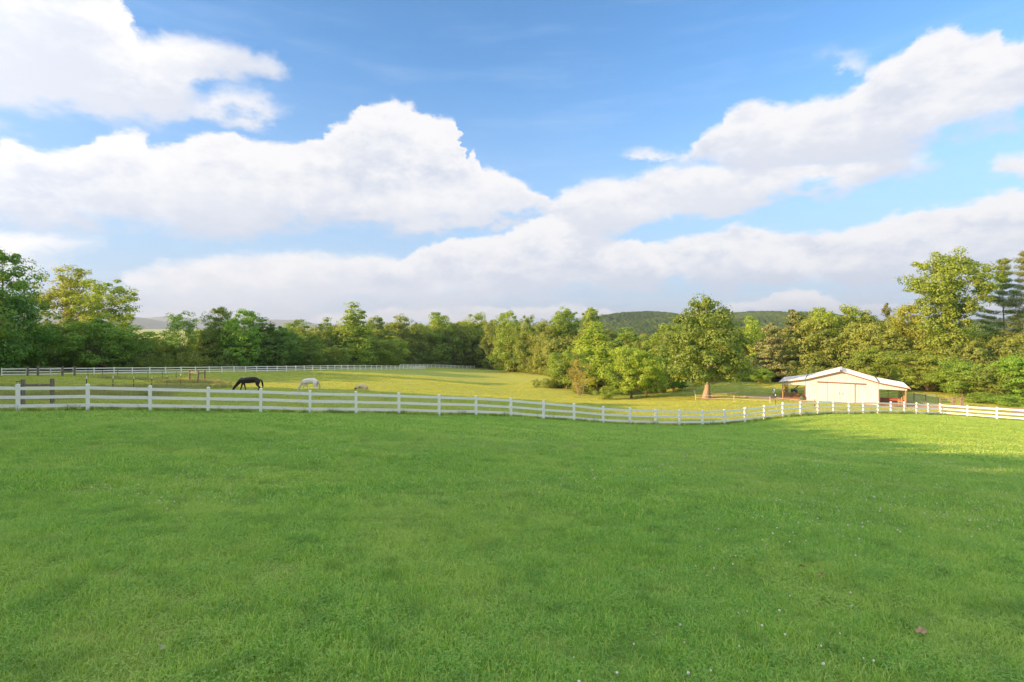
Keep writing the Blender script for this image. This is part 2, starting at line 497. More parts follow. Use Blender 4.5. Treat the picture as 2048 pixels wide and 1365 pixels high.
def leaf_mat(name, base, yellow, dark, trans=0.35, use_obj=True, patch=0.5, posscale=0.35, mottle=0.0):
    """leaf / blade stuff; per-leaf random value in attribute rnd, tint in the object colour"""
    m_, t, out = new_mat(name)
    at_ = t.node('ShaderNodeAttribute', attribute_name='rnd')
    c = t.mix(t.sstep(at_.outputs['Fac'], 0.1, 0.5), dark, base)
    c = t.mix(t.sstep(at_.outputs['Fac'], 0.55, 1.0), c, yellow)
    geo = t.node('ShaderNodeNewGeometry')
    nz = t.noise(geo.outputs['Position'], posscale, 4, 0.6)
    c = t.mix(t.sstep(nz.outputs[0], 0.42, 0.68, 0, patch), c, yellow)
    if mottle:
        m1 = t.noise(geo.outputs['Position'], 2.3, 5, 0.65)
        c = t.mix(t.sstep(m1.outputs[0], 0.50, 0.66, 0, mottle), c, tuple(q * .75 for q in dark))
        m2 = t.noise(geo.outputs['Position'], 0.23, 4, 0.55)
        c = t.mix(t.sstep(m2.outputs[0], 0.42, 0.62, 0, mottle * .5), c, tuple(q * .95 for q in base[:1]) + (base[1] * .80, base[2] * 1.3))
        m3 = t.noise(geo.outputs['Position'], 1.1, 6, 0.7)
        c = t.mix(t.sstep(m3.outputs[0], 0.60, 0.72, 0, mottle * .8), c, (yellow[0] * 1.05, yellow[1] * .85, yellow[2] * 1.6))
    if use_obj:
        oi = t.node('ShaderNodeObjectInfo')
        c = t.mix(1.0, c, oi.outputs['Color'], 'MULTIPLY')
    df = t.node('ShaderNodeBsdfDiffuse', {'Color': c})
    tr = t.node('ShaderNodeBsdfTranslucent', {'Color': t.mix(1.0, c, (1.25, 1.25, 0.55), 'MULTIPLY')})
    gl = t.node('ShaderNodeBsdfGlossy', {'Color': (0.9, 0.95, 0.9, 1), 'Roughness': 0.5})
    mx = t.node('ShaderNodeMixShader', {0: trans, 1: df.outputs[0], 2: tr.outputs[0]})
    mx2 = t.node('ShaderNodeMixShader', {0: 0.035, 1: mx.outputs[0], 2: gl.outputs[0]})
    t.l.new(mx2.outputs[0], out.inputs[0])
    return m_


# ground: mown lawn and pasture, with bare earth where the mesh says so
def ground_mat():
    m_, t, out = new_mat('grassy_ground')
    geo = t.node('ShaderNodeNewGeometry')
    P = geo.outputs['Position']
    a1 = t.node('ShaderNodeAttribute', attribute_name='earth')
    a2 = t.node('ShaderNodeAttribute', attribute_name='dry')
    a3 = t.node('ShaderNodeAttribute', attribute_name='wood')
    big = t.noise(P, 0.11, 4, 0.55)
    mid = t.noise(P, 0.8, 5, 0.6)
    fine = t.noise(P, 9.0, 6, 0.7)
    vf = t.noise(P, 45.0, 3, 0.7)
    c = t.mix(t.sstep(big.outputs[0], 0.35, 0.65), (0.23, 0.37, 0.07), (0.30, 0.41, 0.08))
    c = t.mix(t.node('ShaderNodeAttribute', attribute_name='pasture').outputs['Fac'], c, (0.40, 0.45, 0.09))
    c = t.mix(t.sstep(mid.outputs[0], 0.40, 0.72, 0, 0.7), c, (0.36, 0.43, 0.09))
    c = t.mix(t.sstep(fine.outputs[0], 0.42, 0.70, 0, 0.55), c, (0.15, 0.27, 0.05))
    c = t.mix(t.sstep(vf.outputs[0], 0.5, 0.75, 0, 0.5), c, (0.34, 0.42, 0.10))
    c = t.mix(t.m('MULTIPLY', a2.outputs['Fac'], t.sstep(mid.outputs[0], 0.3, 0.6, 0.5, 1.0)), c, (0.32, 0.36, 0.11))
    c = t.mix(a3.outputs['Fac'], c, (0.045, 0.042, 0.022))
    ed = t.noise(P, 1.7, 6, 0.7)
    em = t.sstep(t.m('ADD', a1.outputs['Fac'], t.m('MULTIPLY', t.m('SUBTRACT', ed.outputs[0], 0.5), 0.8)), 0.38, 0.62)
    earth = t.mix(fine.outputs[0], (0.42, 0.31, 0.20), (0.52, 0.40, 0.27))
    c = t.mix(em, c, earth)
    b = t.node('ShaderNodeBsdfPrincipled', {'Base Color': c, 'Roughness': 0.9, 'Specular IOR Level': 0.12})
    h = t.m('ADD', t.m('MULTIPLY', fine.outputs[0], 0.6), t.m('MULTIPLY', vf.outputs[0], 0.5))
    bp = t.node('ShaderNodeBump', {'Height': h, 'Strength': 0.9, 'Distance': 0.09})
    t.l.new(bp.outputs[0], b.inputs['Normal'])
    t.l.new(b.outputs[0], out.inputs[0])
    return m_


M = {
    'ground': ground_mat(),
    'vinyl': pbr('white_vinyl', (0.92, 0.93, 0.92), 0.45, var=0.03, scale=2.0, dirt=((0.60, 0.64, 0.50), 0.25), spec=0.4),
    'metal_wall': pbr('cream_painted_sheet', (0.56, 0.58, 0.65), 0.5, var=0.03, scale=0.7, dirt=((0.58, 0.52, 0.42), 0.25)),
    'metal_roof': pbr('pale_roof_sheet', (0.72, 0.72, 0.70), 0.42, var=0.04, scale=0.6, dirt=((0.55, 0.50, 0.42), 0.2)),
    'brown': pbr('brown_trim', (0.16, 0.085, 0.05), 0.5, var=0.15),
    'grey_trim': pbr('dark_grey_flashing', (0.10, 0.11, 0.12), 0.5),
    'wood': pbr('weathered_wood', (0.21, 0.18, 0.15), 0.85, var=0.3, scale=6, bump=0.5, stretch=(4, 4, 0.6), dirt=((0.10, 0.08, 0.07), 0.6)),
    'lumber': pbr('treated_lumber', (0.34, 0.24, 0.13), 0.8, var=0.2, scale=5, bump=0.3, stretch=(4, 4, 0.6)),
    'earth': pbr('orange_earth', (0.50, 0.30, 0.15), 0.95, var=0.2, scale=2, bump=0.6, bscale=6),
    'steel': pbr('galvanised_steel', (0.42, 0.44, 0.45), 0.4, metal=0.7),
    'red': pbr('red_painted_steel', (0.30, 0.085, 0.055), 0.55, dirt=((0.25, 0.10, 0.05), 0.5)),
    'tpost': pbr('dark_green_steel', (0.035, 0.05, 0.04), 0.6),
    'yellow': pbr('yellow_plastic', (0.75, 0.62, 0.06), 0.5),
    'whiteplastic': pbr('white_plastic', (0.8, 0.8, 0.78), 0.5),
    'greenplastic': pbr('green_plastic', (0.04, 0.16, 0.11), 0.5),
    'blueplastic': pbr('pale_blue_plastic', (0.30, 0.48, 0.55), 0.5),
    'navy': pbr('navy_paint', (0.03, 0.06, 0.13), 0.5),
    'bark': pbr('grey_bark', (0.26, 0.19, 0.135), 0.95, var=0.35, scale=4, bump=0.8, bscale=12, stretch=(3, 3, 0.7)),
    'palebark': pbr('pale_bark', (0.34, 0.30, 0.25), 0.9, var=0.3, scale=3, bump=0.5, stretch=(3, 3, 0.7)),
}

# ------------------------------------------------------------------ ground sheet


def axis(lo, hi, step, far, n):
    core = np.arange(lo, hi + step / 2, step)
    k = np.linspace(0, 1, n + 1)[1:]
    up = hi + (far - hi) * (np.exp(k * 6.2) - 1) / (math.exp(6.2) - 1)
    dn = lo - (far + lo) * (np.exp(k * 6.2) - 1) / (math.exp(6.2) - 1)
    return np.r_[dn[::-1], core, up]


gx = axis(-90, 92, 0.8, 11000, 40)
gy = axis(-12, 220, 0.8, 11000, 40)
GX, GY = np.meshgrid(gx, gy)
GZ = T(GX, GY)
nx, ny = len(gx), len(gy)
idx = np.arange(nx * ny).reshape(ny, nx)
quads = np.stack([idx[:-1, :-1], idx[:-1, 1:], idx[1:, 1:], idx[1:, :-1]], -1).reshape(-1, 4)


def blob(cx, cy, rx, ry, rot=0.0):
    c, s = math.cos(R(rot)), math.sin(R(rot))
    u = ((GX - cx) * c + (GY - cy) * s) / rx
    v = (-(GX - cx) * s + (GY - cy) * c) / ry
    return np.clip(1.5 - np.hypot(u, v), 0, 1)


BA = -math.atan2(0.53, 0.85)     # barn turn
earth = np.zeros_like(GX)
for a in [(43.2, 84, 3.0, 6, 60), (57.5, 75.5, 4.0, 6.5, 55), (62, 72, 7.5, 3.2, -20), (60, 62.5, 9, 1.7, -28), (52, 70.5, 6, 1.0, -31), (41, 78, 3.5, 0.5, -20), (32.2, 85.6, 1.7, 1.5, 0),
          (40, 93, 6.5, .8, 10), (36, 120, 3.5, 2, 0), (58, 84, 3, 5, 55)]:
    earth = np.maximum(earth, blob(*a))
dry = np.zeros_like(GX)
for a in [(-30, 40, 3.0, 1.4, 35), (-36, 56, 9, 1.3, 62), (-42, 67, 2.5, 1.2, 20), (-3, 160, 14, 1.5, -40), (8, 143, 5, 1.2, -60)]:
    dry = np.maximum(dry, blob(*a))
# forest floor beyond the tree line
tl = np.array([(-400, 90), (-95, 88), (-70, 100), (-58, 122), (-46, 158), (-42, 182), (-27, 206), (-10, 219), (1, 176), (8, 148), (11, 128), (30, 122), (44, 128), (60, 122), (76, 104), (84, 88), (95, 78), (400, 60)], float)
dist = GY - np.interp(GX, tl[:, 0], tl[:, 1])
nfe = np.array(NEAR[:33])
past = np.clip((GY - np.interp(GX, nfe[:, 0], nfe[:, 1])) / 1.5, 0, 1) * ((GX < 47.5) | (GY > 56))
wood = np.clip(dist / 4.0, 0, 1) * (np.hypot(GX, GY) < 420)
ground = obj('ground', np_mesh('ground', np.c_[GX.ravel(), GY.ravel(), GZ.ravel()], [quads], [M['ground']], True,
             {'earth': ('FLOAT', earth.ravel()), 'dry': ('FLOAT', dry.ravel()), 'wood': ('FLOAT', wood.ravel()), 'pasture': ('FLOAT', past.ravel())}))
tag(ground, kind='structure')

# ------------------------------------------------------------------ hills
def hill_mat(name, a, b):
    m_, t, out = new_mat(name)
    geo = t.node('ShaderNodeNewGeometry')
    nz = t.noise(geo.outputs['Position'], 0.06, 5, 0.7)
    nb = t.noise(geo.outputs['Position'], 0.006, 3, 0.5)
    c = t.mix(t.sstep(nz.outputs[0], 0.35, 0.65), a, b)
    c = t.mix(t.sstep(nb.outputs[0], 0.4, 0.6, 0, 0.5), c, tuple(q * 1.5 for q in b))
    bs = t.node('ShaderNodeBsdfDiffuse', {'Color': c})
    t.l.new(bs.outputs[0], out.inputs[0])
    return m_


MH = hill_mat('wooded_hill', (0.030, 0.065, 0.015), (0.065, 0.105, 0.022))


def ridge(name, prof, Yr, Yn, Yb, step, rows, bump, seed):
    r_ = np.random.default_rng(seed)
    prof = np.array(prof, float)
    xs = np.arange(prof[0, 0], prof[-1, 0] + step, step)
    top = np.interp(xs, prof[:, 0], prof[:, 1])
    k = np.ones(7) / 7
    top = np.convolve(np.pad(top, 3, 'edge'), k, 'valid')
    X0 = (xs - 1024) / F * Yr
    Z0 = (HZ - top) / F * Yr
    V = []
    s = np.linspace(0, 1, rows)
    for si in s:
        if si <= 0.7:
            f_ = si / 0.7
            y = Yn + (Yr - Yn) * f_
            hgt = math.sin(f_ * math.pi / 2) ** 1.3
        else:
            f_ = (si - 0.7) / 0.3
            y = Yr + (Yb - Yr) * f_
            hgt = math.cos(f_ * math.pi / 2)
        wob = 0.06 * (Yr - Yn) * np.sin(X0 / (Yr * .05) + si * 5) * math.sin(math.pi * si)
        z = -22 + (Z0 + 22) * hgt
        z = z + bump * (r_.random(len(xs)) ** 2) * (1 if si > 0.02 else 0) + bump * 1.6 * np.sin(X0 * .011 + 2.5 * math.sin(si * 7) + 1.5 * np.sin(X0 * .005)) * math.sin(math.pi * min(1, si / .7)) ** 2
        V.append(np.c_[X0, y + wob, z])
    V = np.array(V)
    n = len(xs)
    ii = np.arange(rows * n).reshape(rows, n)
    q = np.stack([ii[:-1, :-1], ii[:-1, 1:], ii[1:, 1:], ii[1:, :-1]], -1).reshape(-1, 4)
    o = obj(name, np_mesh(name, V.reshape(-1, 3), [q], [MH], True))
    return tag(o, kind='structure')


ridge('hill', [(1000, 662), (1100, 655), (1150, 647), (1190, 636), (1240, 628), (1300, 625), (1345, 630), (1400, 640), (1440, 636), (1490, 626), (1540, 625), (1600, 634), (1680, 646), (1800, 655)], 1400, 900, 1900, 1.6, 90, 5, 1)
ridge('hill', [(1780, 660), (1880, 652), (1960, 641), (2048, 640), (2150, 630), (2400, 640), (2600, 660)], 1500, 1000, 1900, 2.5, 60, 5, 2)
ridge('mountain', [(-600, 660), (-300, 640), (-100, 632), (100, 628), (200, 629), (264, 637), (300, 652), (330, 666), (420, 668)], 5200, 4200, 6200, 4, 30, 10, 3)
ridge('mountain', [(-300, 650), (150, 652), (230, 644), (290, 638), (345, 633), (400, 640), (460, 650), (520, 644), (548, 640), (580, 641), (640, 650), (760, 654), (1000, 657)], 8800, 7400, 9800, 4, 26, 12, 4)

# ------------------------------------------------------------------ haze
zlo, zhi = -24.0, 265.0
hz = MB().box((0, 0, (zlo + zhi) / 2), (23000, 23000, zhi - zlo))
hm, ht, ho = new_mat('haze_air')
pv = ht.node('ShaderNodeVolumePrincipled', {'Color': (0.60, 0.78, 1.0, 1), 'Density': 0.00012, 'Anisotropy': 0.2})
ht.l.new(pv.outputs[0], ho.inputs['Volume'])
haze = hz.build('haze', hm)
tag(haze, kind='stuff')
haze['label'] = 'pale blue haze over the far hills'
haze['category'] = 'haze'

# ------------------------------------------------------------------ pond
def water():
    m_, t, out = new_mat('pond_water')
    geo = t.node('ShaderNodeNewGeometry')
    nz = t.noise(geo.outputs['Position'], 1.4, 3, 0.5)
    bp = t.node('ShaderNodeBump', {'Height': nz.outputs[0], 'Strength': 0.12, 'Distance': 0.03})
    b = t.node('ShaderNodeBsdfPrincipled', {'Base Color': (0.05, 0.075, 0.03, 1), 'Roughness': 0.06, 'Specular IOR Level': 0.6, 'Normal': bp.outputs[0]})
    t.l.new(b.outputs[0], out.inputs[0])
    return m_


th = np.linspace(0, 2 * math.pi, 48, endpoint=False)
pv_ = np.c_[POND[0] + POND[2] * 1.12 * np.cos(th), POND[1] + POND[3] * 1.12 * np.sin(th), np.full(48, POND[4])]
pond = obj('pond_water', np_mesh('pond_water', np.r_[pv_, [[POND[0], POND[1], POND[4]]]], [np.array([[i, (i + 1) % 48, 48] for i in range(48)])], [water()]))
tag(pond, kind='structure')

# ------------------------------------------------------------------ scattering (for uncountable stuff only)


def join_tmpl(tmpls):
    V, Q, Tn, A, Kt = [], [], [], [], []
    n = 0
    for k, (v, q, t3, a) in enumerate(tmpls):
        V.append(v)
        if len(q):
            Q.append(np.asarray(q) + n)
        if len(t3):
            Tn.append(np.asarray(t3) + n)
        A.append(a)
        Kt.append(np.full(len(v), k + 1))
        n += len(v)
    return V, Q, Tn, A, Kt, n


def scatter(name, tmpls, mats, pts, scl, rotz, pick, matsel=None):
    V, Q, Tn, A, Kt, n = join_tmpl(tmpls)
    np_ = len(pts)
    allv = np.r_[np.concatenate(V), pts]
    faces, midx = [], []
    if Tn:
        faces.append(np.concatenate(Tn))
    if Q:
        faces.append(np.concatenate(Q))
    kt = np.concatenate(Kt)
    for fa in faces:
        if matsel:
            midx.append(np.array([matsel[k - 1] for k in kt[fa[:, 0]]]))
    me = np_mesh(name, allv, faces, mats, False, {
        'rnd': ('FLOAT', np.r_[np.concatenate(A), np.zeros(np_)]),
        'tmpl': ('INT', np.r_[kt, np.zeros(np_, int)]),
        'pick': ('INT', np.r_[np.zeros(n, int), pick]),
        'scl': ('FLOAT_VECTOR', np.r_[np.ones((n, 3)), scl]),
        'rot': ('FLOAT', np.r_[np.zeros(n), rotz])}, matidx=np.concatenate(midx) if midx else None)
    o = obj(name, me)
    ng = bpy.data.node_groups.new(name + '_scatter', 'GeometryNodeTree')
    ng.interface.new_socket('Geometry', in_out='INPUT', socket_type='NodeSocketGeometry')
    ng.interface.new_socket('Geometry', in_out='OUTPUT', socket_type='NodeSocketGeometry')
    N, L = ng.nodes, ng.links
    gi, go = N.new('NodeGroupInput'), N.new('NodeGroupOutput')

    def attr(nm, ty):
        a = N.new('GeometryNodeInputNamedAttribute')
        a.data_type = ty
        a.inputs[0].default_value = nm
        return a.outputs[0]

    def sep(k):
        c = N.new('FunctionNodeCompare')
        c.data_type = 'INT'
        c.operation = 'EQUAL'
        L.new(attr('tmpl', 'INT'), c.inputs[2])
        c.inputs[3].default_value = k
        s = N.new('GeometryNodeSeparateGeometry')
        s.domain = 'POINT'
        L.new(gi.outputs[0], s.inputs[0])
        L.new(c.outputs[0], s.inputs[1])
        return s.outputs[0]

    g2i = N.new('GeometryNodeGeometryToInstance')
    for k in range(len(tmpls), 0, -1):
        L.new(sep(k), g2i.inputs[0])
    iop = N.new('GeometryNodeInstanceOnPoints')
    L.new(sep(0), iop.inputs['Points'])
    L.new(g2i.outputs[0], iop.inputs['Instance'])
    iop.inputs['Pick Instance'].default_value = True
    L.new(attr('pick', 'INT'), iop.inputs['Instance Index'])
    cx = N.new('ShaderNodeCombineXYZ')
    L.new(attr('rot', 'FLOAT'), cx.inputs[2])
    L.new(cx.outputs[0], iop.inputs['Rotation'])
    L.new(attr('scl', 'FLOAT_VECTOR'), iop.inputs['Scale'])
    L.new(iop.outputs[0], go.inputs[0])
    md = o.modifiers.new('scatter', 'NODES')
    md.node_group = ng
    return o


def blades(n, Rr, h, w, seed, lean=0.5, hv=0.4):
    r_ = np.random.default_rng(seed)
    a = r_.random(n) * 2 * np.pi
    rad = Rr * np.sqrt(r_.random(n))
    bx, by = rad * np.cos(a), rad * np.sin(a)
    hh = h * (1 - hv + 2 * hv * r_.random(n))
    ww = w * (0.7 + 0.6 * r_.random(n))
    la = r_.random(n) * 2 * np.pi
    le = lean * (0.3 + r_.random(n)) * hh
    wa = r_.random(n) * np.pi
    wx, wy = np.cos(wa) * ww / 2, np.sin(wa) * ww / 2
    lx, ly = np.cos(la) * le, np.sin(la) * le
    z0 = np.full(n, -0.01)
    V = np.stack([np.c_[bx - wx, by - wy, z0], np.c_[bx + wx, by + wy, z0],
                  np.c_[bx + lx * .35 + wx * .8, by + ly * .35 + wy * .8, hh * .6], np.c_[bx + lx * .35 - wx * .8, by + ly * .35 - wy * .8, hh * .6],
                  np.c_[bx + lx, by + ly, hh * (1 - 0.25 * lean * r_.random(n))]], 1).reshape(-1, 3)
    b = np.arange(n)[:, None] * 5
    return V, b + np.array([0, 1, 2, 3]), b + np.array([3, 2, 4]), np.repeat(r_.random(n), 5)


def clover_tuft(n, Rr, s, seed):
    r_ = np.random.default_rng(seed)
    V, Q, A = [], [], []
    k = 0
    for i in range(n):
        a, rad = r_.random() * 6.283, Rr * math.sqrt(r_.random())
        c = np.array([rad * math.cos(a), rad * math.sin(a), 0.02 + 0.03 * r_.random()])
        t0 = r_.random() * 6.283
        for j in range(3):
            an = t0 + j * 2.094
            u = np.array([math.cos(an), math.sin(an), 0.25 * r_.random()])
            w_ = np.array([-math.sin(an), math.cos(an), 0]) * s * .5
            V += [c, c + u * s * .55 - w_, c + u * s, c + u * s * .55 + w_]
            Q.append([k, k + 1, k + 2, k + 3])
            A += [0.2 + 0.25 * r_.random()] * 4
            k += 4
    return np.array(V), np.array(Q), [], np.array(A)


MG = leaf_mat('grass_blades', (0.35, 0.60, 0.115), (0.56, 0.69, 0.19), (0.17, 0.40, 0.08), 0.42, False, 0.5, 0.5, 0.45)
MP = leaf_mat('pasture_blades', (0.44, 0.53, 0.10), (0.58, 0.60, 0.15), (0.28, 0.38, 0.07), 0.42, False, 0.6, 0.25, 0.4)
MTG = leaf_mat('rough_grass', (0.24, 0.36, 0.06), (0.40, 0.42, 0.13), (0.12, 0.22, 0.04), 0.40, False, 0.5, 0.6)
MDG = leaf_mat('dry_grass', (0.38, 0.39, 0.18), (0.50, 0.46, 0.26), (0.24, 0.32, 0.09), 0.40, False, 0.4, 0.8)


def wedge(n, y0, y1, seed, pad=1.06):
    """points spread evenly over the ground the photograph sees between two depths"""
    r_ = np.random.default_rng(seed)
    y = np.sqrt(r_.random(n) * (y1 ** 2 - y0 ** 2) + y0 ** 2)
    x = (r_.random(n) * 2 - 1) * y * (1024 / F) * pad
    return x, y


def lawn(name, y0, y1, dens, tm, seed, smin, smax, label, clip_fence=True):
    area = (y1 ** 2 - y0 ** 2) * (1024 / F) * 1.06
    x, y = wedge(int(area * dens), y0, y1, seed)
    r_ = np.random.default_rng(seed + 1)
    if clip_fence:
        nf = np.array(NEAR[:34])
        keep = y < np.interp(x, nf[:, 0], nf[:, 1]) + 0.3
        keep &= ~((x > 47) & (y > 57.6 - (x - 47) * 2))
        x, y = x[keep], y[keep]
    # uneven growth: rank darker patches and short thin ones
    gr = 0.5 + 0.5 * np.sin(x * .9 + 2.1 * np.sin(y * .43)) * np.sin(y * .77 + 1.7 * np.sin(x * .37))
    s = smin + (smax - smin) * (0.35 * gr + 0.65 * r_.random(len(x)))
    clump = (np.sin(x * 1.9 + 3 * np.sin(y * 1.3)) * np.sin(y * 2.3 + 2 * np.sin(x * 1.1)) > 0.90)
    s = np.where(clump, s * 1.35, s)
    pts = np.c_[x, y, T(x, y)]
    sv = np.c_[s, s, s * (0.8 + 0.5 * r_.random(len(x)))]
    o = scatter(name, tm, [MG], pts, sv, r_.random(len(x)) * 6.283, r_.integers(0, len(tm), len(x)))
    return tag(o, label, 'grass', kind='stuff')


tm_near = [blades(90, 0.13, 0.036, 0.0050, s, 1.5) for s in (1, 2, 3, 4)] + [blades(40, 0.11, 0.062, 0.006, 5, .8), clover_tuft(40, 0.12, 0.010, 6), blades(90, 0.13, 0.034, 0.0045, 8, 1.2)]
tm_mid = [blades(90, 0.24, 0.038, 0.010, s, 1.6) for s in (11, 12, 13, 14)] + [blades(60, 0.20, 0.07, 0.010, 16, .9)] + [clover_tuft(44, 0.22, 0.015, 15)]
tm_far = [blades(100, 0.5, 0.040, 0.022, s, 2.0) for s in (21, 22, 23)]
lawn('lawn_grass', 2.2, 7.5, 130, tm_near, 31, 0.8, 1.25, 'short green lawn grass and clover nearest the viewer')
lawn('lawn_grass', 7.5, 18, 42, tm_mid, 41, 0.8, 1.25, 'mown green lawn grass across the middle of the lawn')
lawn('lawn_grass', 18, 60, 9, tm_far, 51, 0.8, 1.3, 'mown grass of the lawn running up to the white fence')

# pasture turf beyond the fence
x, y = wedge(26000, 27, 120, 61)
nf = np.array(NEAR[:34])
keep = (y > np.interp(x, nf[:, 0], nf[:, 1]) + 0.3) & (np.hypot((x - POND[0]) / 12, (y - POND[1]) / 11) > 1)
keep &= (y < np.interp(x, tl[:, 0], tl[:, 1])) & ((x < 47) | (y > 56))
x, y = x[keep], y[keep]
ei = np.array([np.interp(xx, gx, np.arange(nx)) for xx in x]).round().astype(int)
ej = np.array([np.interp(yy, gy, np.arange(ny)) for yy in y]).round().astype(int)
ok = earth[ej, ei] < 0.3
x, y = x[ok], y[ok]
tm_p = [blades(60, 0.6, 0.07, 0.03, s, 1.6) for s in (71, 72, 73)]
s = rng.uniform(0.6, 1.3, len(x))
tag(scatter('pasture_grass', tm_p, [MP], np.c_[x, y, T(x, y)], np.c_[s, s, s * rng.uniform(.5, 1.2, len(x))], rng.random(len(x)) * 6.28, rng.integers(0, 3, len(x))),
    'grazed pasture grass between the white fences', 'grass', kind='stuff')

# rough unmown strip under the near fence
P_, S_ = [], []
nfa = np.array(NEAR)
for i in range(len(nfa) - 1):
    a, b = nfa[i], nfa[i + 1]
    k = 34 if i < 34 else 20
    tt = rng.random(k)
    nrm = np.array([-(b - a)[1], (b - a)[0]])
    nrm /= np.linalg.norm(nrm)
    off = rng.normal(0.05, 0.20, k)
    q = a[:2] + (b - a)[:2] * tt[:, None] + nrm * off[:, None]
    P_.append(q)
    S_.append(rng.uniform(0.5, 1.0, k) * (1 + 0.9 * (rng.random(k) > 0.9)))
P_ = np.concatenate(P_)
S_ = np.concatenate(S_)
tm_t = [blades(45, 0.16, 0.20, 0.010, s, 0.55) for s in (81, 82, 83)] + [blades(12, 0.12, 0.36, 0.009, 84, 0.35)]
tag(scatter('tall_grass', tm_t, [MTG], np.c_[P_, T(P_[:, 0], P_[:, 1])], np.c_[S_, S_, S_], rng.random(len(P_)) * 6.28, rng.integers(0, 4, len(P_))),
    'rough unmown grass growing along the foot of the near white fence', 'grass', kind='stuff')

# dry seeding grass in the left paddock
P_ = []
for (a, b, w_, n_) in [((-31, 30), (-24, 36), 1.5, 260), ((-32, 38.5), (-26, 43), 1.2, 260), ((-38, 50), (-33, 60), 1.6, 420), ((-44, 66), (-38, 68.5), 1.4, 260), ((-56, 70), (-44, 70), 1.0, 120)]:
    a, b = np.array(a, float), np.array(b, float)
    tt = rng.random(n_)
    P_.append(a + (b - a) * tt[:, None] + rng.normal(0, w_ * .6, (n_, 2)))
P_ = np.concatenate(P_)
S_ = rng.uniform(0.7, 1.5, len(P_))
tm_d = [blades(26, 0.22, 0.40, 0.014, s, 0.35) for s in (91, 92)]
tag(scatter('dry_grass', tm_d, [MDG], np.c_[P_, T(P_[:, 0], P_[:, 1])], np.c_[S_, S_, S_ * .9], rng.random(len(P_)) * 6.28, rng.integers(0, 2, len(P_))),
    'tall dry seeding grass along the electric fence posts', 'grass', kind='stuff')

# white clover heads
r_ = np.random.default_rng(77)
x, y = wedge(9500, 2.3, 30, 78)
cl = (np.sin(x * .55 + 2.0 * np.sin(y * .31)) * np.sin(y * .6 + 1.3 * np.sin(x * .43 + 2)) + 0.45 * np.clip(x / y, -1, 1)) > 0.25 - 0.35 * (r_.random(len(x)) ** 3)
x, y = x[cl], y[cl]
ico = []
ph = np.linspace(0, 2 * math.pi, 6, endpoint=False)
vv = [(0, 0, 1)] + [(math.cos(p) * .9, math.sin(p) * .9, .35) for p in ph] + [(math.cos(p + .5) * .85, math.sin(p + .5) * .85, -.35) for p in ph] + [(0, 0, -.8)]
vv = np.array(vv) * 0.0100 + np.array([0, 0, 0.064])
tf = [[0, 1 + i, 1 + (i + 1) % 6] for i in range(6)] + [[13, 7 + (i + 1) % 6, 7 + i] for i in range(6)]
qf = [[1 + i, 7 + i, 7 + (i + 1) % 6, 1 + (i + 1) % 6] for i in range(6)]
mfl = pbr('clover_white', (0.74, 0.70, 0.62), 0.9, var=0.2, scale=200)
s = r_.uniform(0.7, 1.2, len(x))
tag(scatter('clover_flowers', [(vv, qf, tf, np.full(14, .5))], [mfl], np.c_[x, y, T(x, y) - 0.004], np.c_[s, s, s], s, np.zeros(len(x), int)),
    'small white clover flower heads dotted through the lawn', 'flowers', kind='stuff')

# ------------------------------------------------------------------ trees
FOL = {
    'leaf': leaf_mat('tree_leaves', (0.24, 0.34, 0.06), (0.35, 0.43, 0.085), (0.13, 0.21, 0.045), 0.45, True, 0.45, 0.45),
    'needle': leaf_mat('pine_needles', (0.18, 0.23, 0.07), (0.28, 0.30, 0.10), (0.08, 0.12, 0.045), 0.30, True, 0.3, 0.5),
}


def leaves(C, rad, n_each, size, seed, flat=0.6, aspect=1.0, axisxy=(0, 0), updir=0.5, cz=None):
    """clump centres -> leaf quads"""
    r_ = np.random.default_rng(seed)
    k = len(C)
    n = k * n_each
    c = np.repeat(C, n_each, 0)
    ra = np.repeat(rad, n_each)[:, None]
    dv = r_.normal(size=(n, 3))
    dv /= np.linalg.norm(dv, axis=1)[:, None]
    rr = (0.55 + 0.45 * r_.random(n)[:, None] ** 0.5) * np.where(r_.random(n)[:, None] > 0.84, 1.4, 1.0)
    off = dv * rr * ra
    off[:, 2] *= flat
    p = c + off
    out = p - np.array([axisxy[0], axisxy[1], 0])
    out[:, 2] = 0
    out /= np.linalg.norm(out, axis=1)[:, None] + 1e-6
    nrm = dv * 0.9 + out * 0.35 + np.array([0, 0, updir]) + r_.normal(size=(n, 3)) * 0.45
    nrm /= np.linalg.norm(nrm, axis=1)[:, None]
    u = np.cross(nrm, r_.normal(size=(n, 3)))
    u /= np.linalg.norm(u, axis=1)[:, None] + 1e-6
    v = np.cross(nrm, u)
    s = size * (0.6 + 0.8 * r_.random(n)[:, None])
    V = np.stack([p - u * s * .5, p - v * s * .32 * aspect + nrm * s * .08, p + u * s * .55, p + v * s * .32 * aspect + nrm * s * .08], 1).reshape(-1, 3)
    q = np.arange(n)[:, None] * 4 + np.arange(4)
    cr = np.repeat(r_.random(k), n_each)
    rn = np.clip(0.55 * r_.random(n) + 0.45 * cr, 0, 1)
    return V, q, np.repeat(rn, 4)


